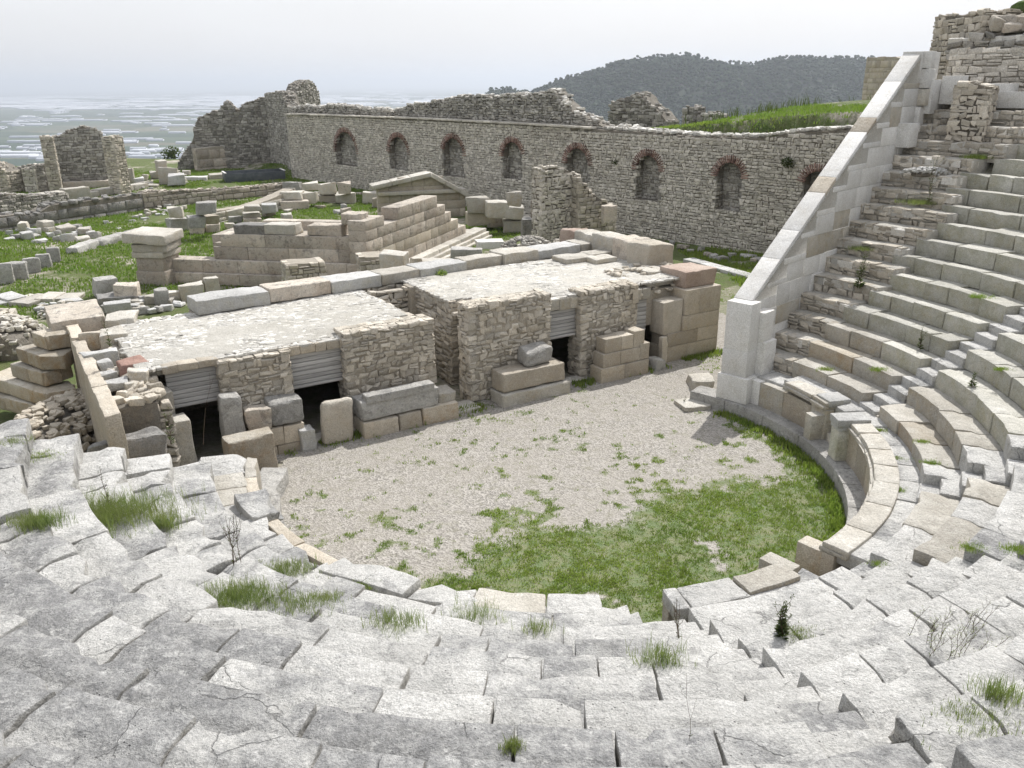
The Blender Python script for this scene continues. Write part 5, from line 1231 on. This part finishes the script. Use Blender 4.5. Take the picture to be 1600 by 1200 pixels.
# collections of loose blocks
grp = [(((266, 352, 292, 376), 'grey', 'squared grey block with another on top at the meadow edge'), ((268, 330, 288, 349), 'pale', 'rounded pale block on top of the squared grey block')),]
for (bx, z, mt, lb) in (((263, 340, 294, 362), 0, 'grey', 'squared grey block in the cluster left of the monument'), ((266, 322, 288, 342), .95, 'pale', 'rounded pale block on top of the squared grey block'),
    ((294, 336, 322, 355), .8, 'grey', 'dark grey block, upper left of the stacked cluster'), ((298, 350, 322, 366), 0, 'skene', 'grey block, lower left of the stacked cluster'), ((321, 334, 343, 350), .8, 'ashlar', 'ochre grey block in the middle of the stacked cluster'),
    ((322, 348, 345, 364), 0, 'skene', 'block at the lower right of the stacked cluster'), ((308, 315, 340, 334), 1.6, 'grey', 'dark squared block topping the stacked cluster'),
    ((382, 319, 408, 331), .9, 'pale', 'flat pale stone topping the small stack'), ((380, 331, 408, 340), .45, 'pale', 'middle stone of the small stack'), ((380, 339, 408, 352), 0, 'skene', 'bottom stone of the small stack'),
    ((358, 337, 380, 350), 0, 'grey', 'rounded stone left of the small stack'), ((352, 347, 368, 358), 0, 'pale', 'small pale stone below the small stack'), ((408, 317, 434, 334), .3, 'white', 'tilted inscribed looking white block right of the small stack'),
    ((342, 328, 362, 337), .2, 'white', 'flat white stone behind the stacked cluster'),
    ((440, 296, 476, 312), .7, 'pale', 'cream cap block on top of the slanting slab pile'), ((436, 310, 482, 328), 0, 'skene', 'slanting slab under the cream cap block'), ((472, 300, 498, 318), .3, 'pale', 'rounded column fragment beside the slab pile'),
    ((443, 283, 472, 298), .5, 'grey', 'grey block behind the slab pile'), ((473, 284, 499, 298), .7, 'pale', 'pale block, first of three in a row before the niched wall'), ((499, 284, 528, 303), .7, 'pale', 'pale block, second of three in a row before the niched wall'), ((529, 285, 550, 302), .9, 'skene', 'grey block on a larger one at the right of the row'),
    ((527, 301, 556, 318), 0, 'pale', 'squared block under the grey one at the right of the row'), ((496, 302, 526, 316), 0, 'rubble', 'rough blocks below the row of three'), ((568, 299, 592, 318), 0, 'pale', 'rough pale block at the left foot of the pediment'), ((582, 307, 602, 325), 0, 'rubble', 'tilted rough block by the left foot of the pediment'),
    ((246, 251, 262, 272), 1.0, 'pale', 'upright pale block on the pile before the tall ruin'), ((250, 262, 282, 290), 0, 'pale', 'large cream block of the pile before the tall ruin'), ((264, 272, 290, 288), .3, 'white', 'white stone right in the pile before the tall ruin'), ((236, 268, 252, 280), 0, 'pale', 'small stone left of the pile before the tall ruin'),
    ((284, 274, 326, 284), 0, 'white', 'fallen column shaft lying left of the metal trough'), ((326, 271, 354, 281), 0, 'pale', 'second fallen shaft ending at the metal trough'),
    ((160, 266, 176, 288), 0, 'pale', 'upright pale block at the right of the arched ruin'), ((176, 268, 192, 290), 0, 'skene', 'grey block beside the upright pale one at the arched ruin'), ((193, 264, 212, 288), 0, 'pale', 'tall pale block at the outer right of the arched ruin'), ((212, 277, 226, 291), 0, 'white', 'small white block at the outer end of the arched ruin')):
    pxs(bx, z, .8, random.uniform(-.25, .25), mt, label=lb, jit=.16, bev=.04)
# standing slabs and fallen pieces in the meadow
sg = 'upright slabs in the left meadow'
for k, bx in enumerate(((1, 410, 24, 446), (18, 408, 46, 440), (40, 402, 66, 430), (60, 396, 82, 422), (77, 386, 96, 414))):
    pxs(bx, 0, .5, -.15, 'grey', name='upright_slab', label=['leftmost of the five upright slabs in the left meadow', 'second from the left of the five upright meadow slabs', 'middle one of the five upright meadow slabs', 'second from the right of the five upright meadow slabs', 'rightmost and tallest of the five upright meadow slabs'][k], cat='slab', group=sg, jit=.1, bev=.08)
for k, (a_, b_) in enumerate((((112, 400), (152, 386)), ((150, 388), (198, 374)), ((196, 376), (221, 368)))):
    pl_ = Plane(G(*a_)[:2], G(*b_)[:2]); m = MB(); put(m, pl_.pt(pl_.L / 2, -.1, 0), (pl_.L, .8, .6), rz=math.atan2(pl_.d[1], pl_.d[0]), n=(8, 4, 4), bev=.2, amp=.07)
    tag(m.build('fallen_shaft', M['grey']), ['near length of the fallen grey shaft in the left meadow', 'middle length of the fallen grey shaft in the left meadow', 'far end piece of the fallen grey shaft in the left meadow'][k], 'column piece', 'fallen shaft pieces')
def litter(poly, n, s, label, group, mat, z=0., name='loose_stone', nmax=60, hf=1.):
    A = np.array([G(*q)[:2] for q in poly]); lo = A.min(0); hi = A.max(0); k = 0; tries = 0
    while k < n and tries < 6000:
        tries += 1; p = lo + np.random.RandomState(tries * 7 + n).rand(2) * (hi - lo); c = False; j = len(A) - 1
        for i in range(len(A)):
            if (A[i, 1] > p[1]) != (A[j, 1] > p[1]) and p[0] < (A[j, 0] - A[i, 0]) * (p[1] - A[i, 1]) / (A[j, 1] - A[i, 1]) + A[i, 0]: c = not c
            j = i
        if not c: continue
        d = random.uniform(*s); m = MB(); put(m, (p[0], p[1], z - .05 * d), (d, d * random.uniform(.5, .9), d * random.uniform(.3, .7) * hf), rz=random.random() * 3, rx=random.uniform(-.15, .15) * hf, n=(4, 4, 4), bev=d * .06 * hf, amp=d * .06 * hf, jit=.2 * hf)
        tag(m.build(name, M[mat if isinstance(mat, str) else random.choice(mat)]), label, 'stone', group); k += 1
litter([(0, 365), (150, 350), (160, 378), (0, 392)], 30, (.4, 1.0), 'loose pale stone in the scatter below the dark terrace wall', 'scattered stones below the terrace wall', ['grey', 'white', 'pale'])
litter([(160, 350), (290, 315), (300, 325), (180, 362)], 30, (.2, .5), 'tiny white stone in the line of scatter on the meadow', 'line of small stones on the meadow', ['white', 'pale'])
litter([(130, 478), (290, 462), (300, 470), (230, 500), (150, 490)], 34, (.2, .55), 'broken stone lying just behind the left stage roof', 'broken stones behind the left stage roof', ['white', 'pale', 'grey'])
litter([(0, 462), (140, 462), (130, 470), (0, 474)], 8, (.7, 1.7), 'flat pale stone set in the turf of the near meadow', 'flat stones in the near meadow', ['white', 'pale'], hf=.25)
litter([(55, 478), (150, 470), (140, 500), (60, 500)], 40, (.12, .4), 'small chip of stone in the turf near the thick slab', 'chips in the turf near the thick slab', ['white', 'pale'])
litter([(380, 300), (560, 290), (600, 330), (420, 350)], 26, (.4, 1.), 'loose block in the scatter between the monument and the niched wall', 'loose blocks before the niched wall', ['pale', 'grey', 'skene'])
litter([(1010, 372), (1200, 398), (1180, 420), (1090, 400)], 12, (.25, .7), 'stone in the shaded grass below the niched wall', 'stones in the shaded passage', ['grey', 'skene'])
litter([(205, 283), (290, 268), (300, 290), (220, 300)], 20, (.4, .9), 'weathered stone scattered before the tall ruin', 'stones scattered before the tall ruin', ['pale', 'grey'])
# pale kerb across the passage
pl_ = Plane(G(1075, 408)[:2], G(1190, 440)[:2]); e = empty('kerb_course', pl_.pt(1, 0), 'low pale kerb of slabs crossing the passage beside the flank wall', 'kerb'); x = 0
while x < pl_.L + 1.5: l = random.uniform(.9, 1.5); m = MB(); put(m, pl_.pt(x + l / 2, -.05), (l - .02, .7, .22), rz=math.atan2(pl_.d[1], pl_.d[0]), n=(4, 3, 2)); m.build('kerb_slab', M['white'], e); x += l

# ================================================================== UPPER RIGHT
def rwall(name, a0, a1, r, z0, zt, label, mat='rubdark', sh=.2, sl=.34, th=.8, cat='wall', jag=.05, bl=None, prot=.05, jit=.35):
    m = MB(); w_ = R(a1 - a0) * r; top = profile([(0, zt[0]), (w_, zt[1])], jag, int(r * 3)); root = empty(name, POL(r, (a0 + a1) / 2, z0), label, cat)
    def wp(V): ang_ = R(a0) + V[:, 0] / r; rad = r + V[:, 1]; return np.stack([C[0] + rad * np.cos(ang_), C[1] + rad * np.sin(ang_), V[:, 2]], 1)
    masonry(m, (0, 0, z0), (1, 0, 0), (0, 0, 1), (0, -1, 0), w_, max(zt) - z0 + .2, sh, sl, jit, prot, .25, mask=lambda x, y: y + z0 < top(x) - .05, warp=wp); m.build('masonry', M[mat], root)
    m = MB(); masonry(m, (0, 0, 0), (1, 0, 0), (0, 1, 0), (0, 0, 1), w_, th, .3, .4, .4, .04, .25, warp=lambda V: wp(V + np.array([[0, 0, 0]]) * 0 + np.stack([V[:, 0] * 0, V[:, 0] * 0, np.interp(V[:, 0], [0, w_], [zt[0], zt[1]]) - .06], 1))); m.build('coping', M['paving'], root)
    c_ = MB(); ringblock(c_, a0 + .1, a1 - .1, r + .04, r + th, z0 - .5, min(zt) - .07, 0, amp=.0, bev=.02); c_.build('wall_core', M['mortar'], root); return root
rwall('upper_wall', -12, 42.0, 18.9, 7.4, (10.0, 9.95), 'curved rubble wall closing the top of the seating at the right', 'niche', .2, .36)
rwall('upper_bank', -12, 44, 20.4, 9.6, (10.6, 10.4), 'rougher dark rubble bank rising behind the curved top wall', 'rubdark', .26, .36, jag=.2, prot=.12, jit=.6)
# rough dressed stub at the head of the white wall
wall('ruined_pier', POL(22.6, 47.5), POL(20.8, 41.5), [(1425, 70), (1436, 42), (1448, 27), (1475, 24), (1492, 22), (1496, 24)], 'dark rubble stub standing above the head of the white flank wall', 'ruin', th=1.5, z0=9.2, world=True, mat='rubble', sh=.2, sl=.3, jag=.08)
wall('rubble_bank', POL(21.4, 41.5), POL(22.2, 12), [(1490, 20), (1520, 26), (1560, 30), (1600, 22), (1660, 10)], 'bank of large tumbled rubble with grass at the top right', 'rubble bank', th=2., z0=9.4, world=True, mat='rubble', sh=.38, sl=.6, jit=.7, prot=.16, jag=.25)
for k in range(12):
    a = random.uniform(26, 40); m = MB(); d = random.uniform(.4, .8); put(m, POL(20.6 + random.random() * .9, a, 10.45 + random.uniform(0, .25)), (d, d * .6, d * .6), rz=random.random() * 3, rx=random.uniform(-.4, .4), ry=random.uniform(-.4, .4), bev=.08, amp=.06, jit=.15); tag(m.build('tumbled_block', M[random.choice(['rubdark', 'skene', 'rubble'])]), 'tumbled block on the bank at the top right', 'stone block', 'tumbled blocks on the top right bank')
pts = []
for _ in range(2600):
    a = random.uniform(8, 39); r = random.uniform(22.3, 25); pts.append(POL(r, a, 11.75 + (r - 22) * .1))
grass('bank_grass', np.array(pts), rs.rand(len(pts)), .8, .05, M['blade'], 'long green grass on top of the rubble bank at the top right', n=4, spread=.2)
m = MB(); ringblock(m, 6, 41, 22.2, 27, 9, 11.62, .3, amp=.1, bev=.3); tag(m.build('bank_top', M['ground']), kind='structure')
pts = []
for _ in range(700): a = random.uniform(-10, 40); pts.append(POL(random.uniform(20.9, 21.4), a, 10.75))
# white restored blocks near the stair head
for (a, r, z0, dims, lb) in ((36.5, 18.3, 8.3, (1.5, .6, .55), 'long white restored block at the head of the rubble stair'), (33.6, 18.2, 8.1, (1.2, .5, .5), 'white restored block right of the long one at the stair head'), (39.8, 18.0, 8.2, (.6, .6, .9), 'squarish white restored block against the upper white wall'),
    (41.5, 15.8, 6.9, (.8, .6, .75), 'white restored block projecting from the flank wall high up the stair')):
    m = MB(); put(m, POL(r, a, z0), dims, rz=R(a - 90), bev=.012, amp=.005); tag(m.build('restored_block', M['new']), lb, 'stone block')
# rubble stub of masonry standing on the upper stair, with a pale heap at its foot
p0, p1 = POL(16.3, 37.2), POL(16.6, 33.5)
wall('masonry_stub', p0, p1, [(1494, 132), (1522, 130), (1534, 136)], 'rough masonry stub standing on the upper part of the rubble stair', 'wall', th=1.1, z0=6.6, world=True, mat='rubble', sh=.16, sl=.22, jit=.6, jag=.05)
heap('chip_heap', POL(14.75, 36.0, 6.18), .8, .35, .22, 'low heap of white stone chips on the rubble stair', 170, 'white', (.05, .13))
for (bx, z, mt, lb) in (((1502, 218, 1530, 240), 5.7, 'pale', 'tilted cream block at the edge of the rubble stair'), ((1560, 188, 1600, 210), 7.3, 'bluish', 'blue grey block on the upper right seats'), ((1540, 193, 1590, 212), 6.9, 'green', 'slanting grey block above the broken seat ends')):
    pxs(bx, z, .8, .4, mt, label=lb, ry=.15)
# ashlar wall end seen past the white wall
wall('ashlar_wall_end', (1338, 215), (1420, 222), [(1340, 90), (1398, 88), (1420, 95)], 'ochre and grey squared wall end seen beyond the white flank wall', 'wall', th=1.0, z0=3.0, mat='ashlar', mort='mortar', sh=.55, sl=.8, jit=.05, prot=.03, jag=.04, gap=.012, caps=False)

# ================================================================== PLANTS ON THE SEATS
def surf(px, py):
    d = ray(px, py)
    for k in np.linspace(2.5, 34, 3000):
        p = np.array([0, 0, HE]) + k * d; r = math.hypot(p[0] - C[0], p[1] - C[1]); w_ = float(nearw(math.degrees(math.atan2(p[1] - C[1], p[0] - C[0])))); i = int((r - R0) / (DR + .09 * w_)) if r > R0 else -1
        z = Z0 + (DZ - .06 * w_) * min(i, 14) if i >= 0 else (1.33 if r > 7.0 else (.4 if r > 6.47 else 0))
        if p[2] < z: return np.array([p[0], p[1], z - .02])
    return p
def tuft(px, py, w, h, n, label, mat='blade', group=None, wd=.005):
    p0 = surf(px, py); k = int(n * 2.2); w *= 1.25; w *= .75; h *= .62; q = p0 + np.stack([rs.randn(k) * w * .4, rs.randn(k) * w * .25, np.zeros(k)], 1)
    o = grass('grass_tuft', q, rs.rand(k), h, wd, M[mat], label, n=4, kind='thing', root=None, spread=.03, lean=.7); tag(o, label, 'grass tuft', group, 'thing'); return o
for (px, py, w, h, n, lb, mt) in ((175, 805, 1.3, .36, 520, 'big pale green grass clump filling a gap in the left seats', 'blade_pale'), (62, 818, .5, .28, 130, 'small grass clump left of the big one', 'blade_pale'),
    (375, 935, .7, .26, 300, 'grass clump between grey blocks at the lower left', 'blade_pale'), (450, 890, .55, .2, 130, 'thin grass clump on the left seats near the orchestra', 'blade_pale'), (250, 820, .5, .3, 120, 'wispy grass right of the big clump', 'blade_pale'),
    (470, 945, .6, .2, 90, 'sparse grass right of the lower left clump', 'blade_pale'), (620, 975, .45, .3, 60, 'wispy grass in the joint below the parapet', 'blade_pale'), (740, 965, .6, .34, 50, 'thin tall grass stalks beside the near parapet', 'blade_pale'), (840, 985, .3, .3, 26, 'few tall grass stalks near the middle', 'blade_pale'),
    (1030, 1030, .4, .3, 50, 'dry grass beside the narrow steps', 'blade_pale'), (1245, 990, .4, .1, 60, 'low weeds at the foot of the thistle', 'blade_pale'), (800, 1170, .12, .16, 40, 'grass growing in the joint at the bottom centre', 'blade_pale'),
    (1525, 1120, .5, .12, 60, 'weeds in the hollow at the lower right', 'blade_pale'), (1560, 1090, .3, .3, 40, 'wispy grass at the right edge', 'blade_pale'),
    (1372, 672, .22, .08, 70, 'small green weed on the walkway near the gateway', 'blade'), (1396, 716, .25, .08, 80, 'second green weed further down the walkway', 'blade'), (1400, 765, .25, .09, 80, 'third green weed at the end of the walkway', 'blade'),
    (1455, 722, .25, .08, 60, 'green weed at the foot of a lower seat', 'blade'), (1520, 855, .3, .09, 70, 'green weed by the notch in the right seats', 'blade'), (1590, 858, .3, .09, 70, 'green weed at the right edge by the notch', 'blade'), (1372, 880, .2, .06, 40, 'small weed by the near right gateway', 'blade'),
    (1290, 578, .3, .14, 70, 'dark weeds at a joint of the third tier', 'blade'), (1370, 600, .3, .12, 60, 'weeds at the foot of a riser near the first aisle', 'blade'), (1440, 690, .2, .1, 40, 'weeds beside the second aisle', 'blade'), (20, 690, .4, .12, 60, 'tiny weeds among blocks at the left edge', 'blade_pale'),
    (60, 712, .5, .08, 60, 'green film of weeds on a block at the left edge', 'blade'), (1560, 600, .25, .1, 60, 'weeds at a riser of the right seats', 'blade'), (1530, 470, .4, .16, 60, 'weeds in the upper right seats', 'blade'), (1345, 410, .6, .18, 120, 'weeds on the rubble stair', 'blade_pale'), (1440, 330, .9, .2, 200, 'weeds on the rubble stair by the seat ends', 'blade_pale'),
    (1530, 248, .6, .2, 160, 'bright weeds between the broken seat ends', 'blade'), (510, 935, .3, .16, 50, 'grass in a joint below the left seats', 'blade_pale'), (575, 915, .3, .12, 50, 'green tuft beside a broken block near the orchestra', 'blade')):
    tuft(px, py, w, h, n, lb, mt)
def tube(mb, pts, r0, r1, k=5):
    pts = np.array(pts, float); n = len(pts); V = []
    for i, p in enumerate(pts):
        d = pts[min(i + 1, n - 1)] - pts[max(i - 1, 0)]; d /= np.linalg.norm(d) + 1e-9; a = np.cross(d, [.3, 1, .2]); a /= np.linalg.norm(a); b = np.cross(d, a); r = r0 + (r1 - r0) * i / (n - 1)
        for j in range(k): t = 2 * pi * j / k; V.append(p + r * (cos(t) * a + sin(t) * b))
    F = [[i * k + j, i * k + (j + 1) % k, (i + 1) * k + (j + 1) % k, (i + 1) * k + j] for i in range(n - 1) for j in range(k)]
    mb.add(V, [np.array(F)])
def plant(px, py, h, label, nst=1, leaves=60, lean=(0, 0), spread=.2, name='thistle', ls=.05, cat='thistle', branch=5, green='leafdark', r=.006):
    p = surf(px, py); e = empty(name, p, label, cat); ms = MB(); ml = MB(); LV = []; LF = []
    for s in range(nst):
        dx = (random.uniform(-spread, spread) + lean[0]) * h; dy = random.uniform(-spread, spread) * h * .5; b0 = p + np.array([random.uniform(-.02, .02) * nst, random.uniform(-.02, .02) * nst, 0]); hh = h * random.uniform(.75, 1.)
        pts = [b0 + np.array([dx * t ** 1.5 + .012 * sin(t * 7 + s), dy * t, hh * t]) for t in np.linspace(0, 1, 7)]; tube(ms, pts, r, r * .4)
        heads = [pts[-1]]
        for b in range(branch):
            t = random.uniform(.35, .9); i = int(t * 6); q = pts[i]; a = random.random() * 6.28; l = h * random.uniform(.12, .28); tip = q + np.array([cos(a) * l * .55, sin(a) * l * .55, l]); tube(ms, [q, (q + tip) / 2 + np.array([cos(a), sin(a), 0]) * l * .12, tip], r * .55, r * .3); heads.append(tip)
            for u in (.4, .7, 1.): LV.append((q + (tip - q) * u, ls * .6))
        for hd in heads:
            for _ in range(4): LV.append((hd + rs.randn(3) * .006, ls * .45))
        for _ in range(leaves // nst): t = random.random() ** 1.2 * .9; i = int(t * 6); LV.append((pts[i] + (pts[min(i + 1, 6)] - pts[i]) * random.random(), ls * (1.3 - t)))
    for (q, s) in LV:
        a = random.random() * 6.28; d = np.array([cos(a), sin(a), random.uniform(.0, .9)]); d /= np.linalg.norm(d); w_ = np.cross(d, [0, 0, 1]); w_ /= np.linalg.norm(w_) + 1e-9; up = np.array([0, 0, s * .15])
        ml.add([q, q + d * s * .5 + w_ * s * .16 + up, q + d * s, q + d * s * .5 - w_ * s * .16 + up], [np.array([[0, 1, 2, 3]])])
    ms.build('stem', M['stem'], e); ml.build('leaves', M[green], e, smooth=False)
plant(1222, 993, .62, 'tall leafy thistle standing on a pale seat right of centre', 2, 170, spread=.12, ls=.09, branch=7, green='leafdark')
plant(1478, 1010, .42, 'bushy weed with many thin stems and small flower heads at the right', 16, 120, spread=.45, ls=.03, name='flowering_weed', cat='weed', branch=6, green='blade_pale', r=.003)
plant(1525, 985, .34, 'thinner stalks leaning right behind the bushy flowering weed', 5, 20, spread=.3, lean=(.35, 0), ls=.02, name='flowering_weed', cat='weed', branch=5, green='blade_pale', r=.0028)
plant(372, 880, 1.05, 'bare branching dark thistle on the left seats', 4, 60, spread=.22, ls=.05, branch=5)
plant(172, 792, .75, 'single dry reddish stalk rising from the big grass clump', 1, 30, spread=.08, ls=.06, branch=2)
plant(1056, 992, .62, 'red stemmed weed beside the narrow steps', 3, 30, spread=.1, ls=.035, branch=3)
plant(268, 700, .9, 'dry weed with a few leaves by the left door', 2, 40, spread=.14, ls=.09, branch=3)
plant(318, 693, 1.6, 'tall thin dry stalk crossing the left door opening', 1, 6, spread=.02, lean=(.25, 0), ls=.04, branch=1)
plant(1340, 462, 1.1, 'green spiny plant at the seat ends beside the stair', 2, 120, spread=.1, ls=.14, branch=5, green='leafdark')
plant(1452, 322, 1.5, 'tall bare stalks standing on the stair by the seat ends', 3, 60, spread=.06, ls=.1, branch=3)
plant(1436, 545, .7, 'dark thistle growing at a riser of the right seats', 2, 70, spread=.12, ls=.09, branch=3)
plant(1520, 605, .4, 'small leafy weed on a right hand seat', 2, 60, spread=.1, ls=.1, branch=1)
plant(1080, 1155, .75, 'single thin grass stalk rising at the bottom right of centre', 1, 2, spread=.02, lean=(-.1, 0), ls=.03, branch=2, name='grass_stalk', cat='grass stalk', r=.002)
plant(172, 545, .9, 'dark spiky stalk rising from the rubble beside the red topped block', 1, 50, spread=.05, ls=.08, branch=2)
plant(1068, 634, .35, 'small dark weed on the slab by the flank wall', 2, 40, spread=.2, ls=.06, branch=2)
# small bushes on ruins and edges
for (px, py, z, r, lb) in ((268, 246, .0, 1.3, 'dark bush at the left foot of the tall ruin'), (1022, 412, 2.6, .35, 'green bush beside the end boulder of the row'), (690, 432, 2.7, .22, 'green tuft on the back course of the stage'), (1335, 118, 9.2, .1, 'x')):
    if lb == 'x': continue
    g_ = G(px, py, z); bush('bush', g_, r, lb, 300, 'leafdark' if r > 1 else 'blade')
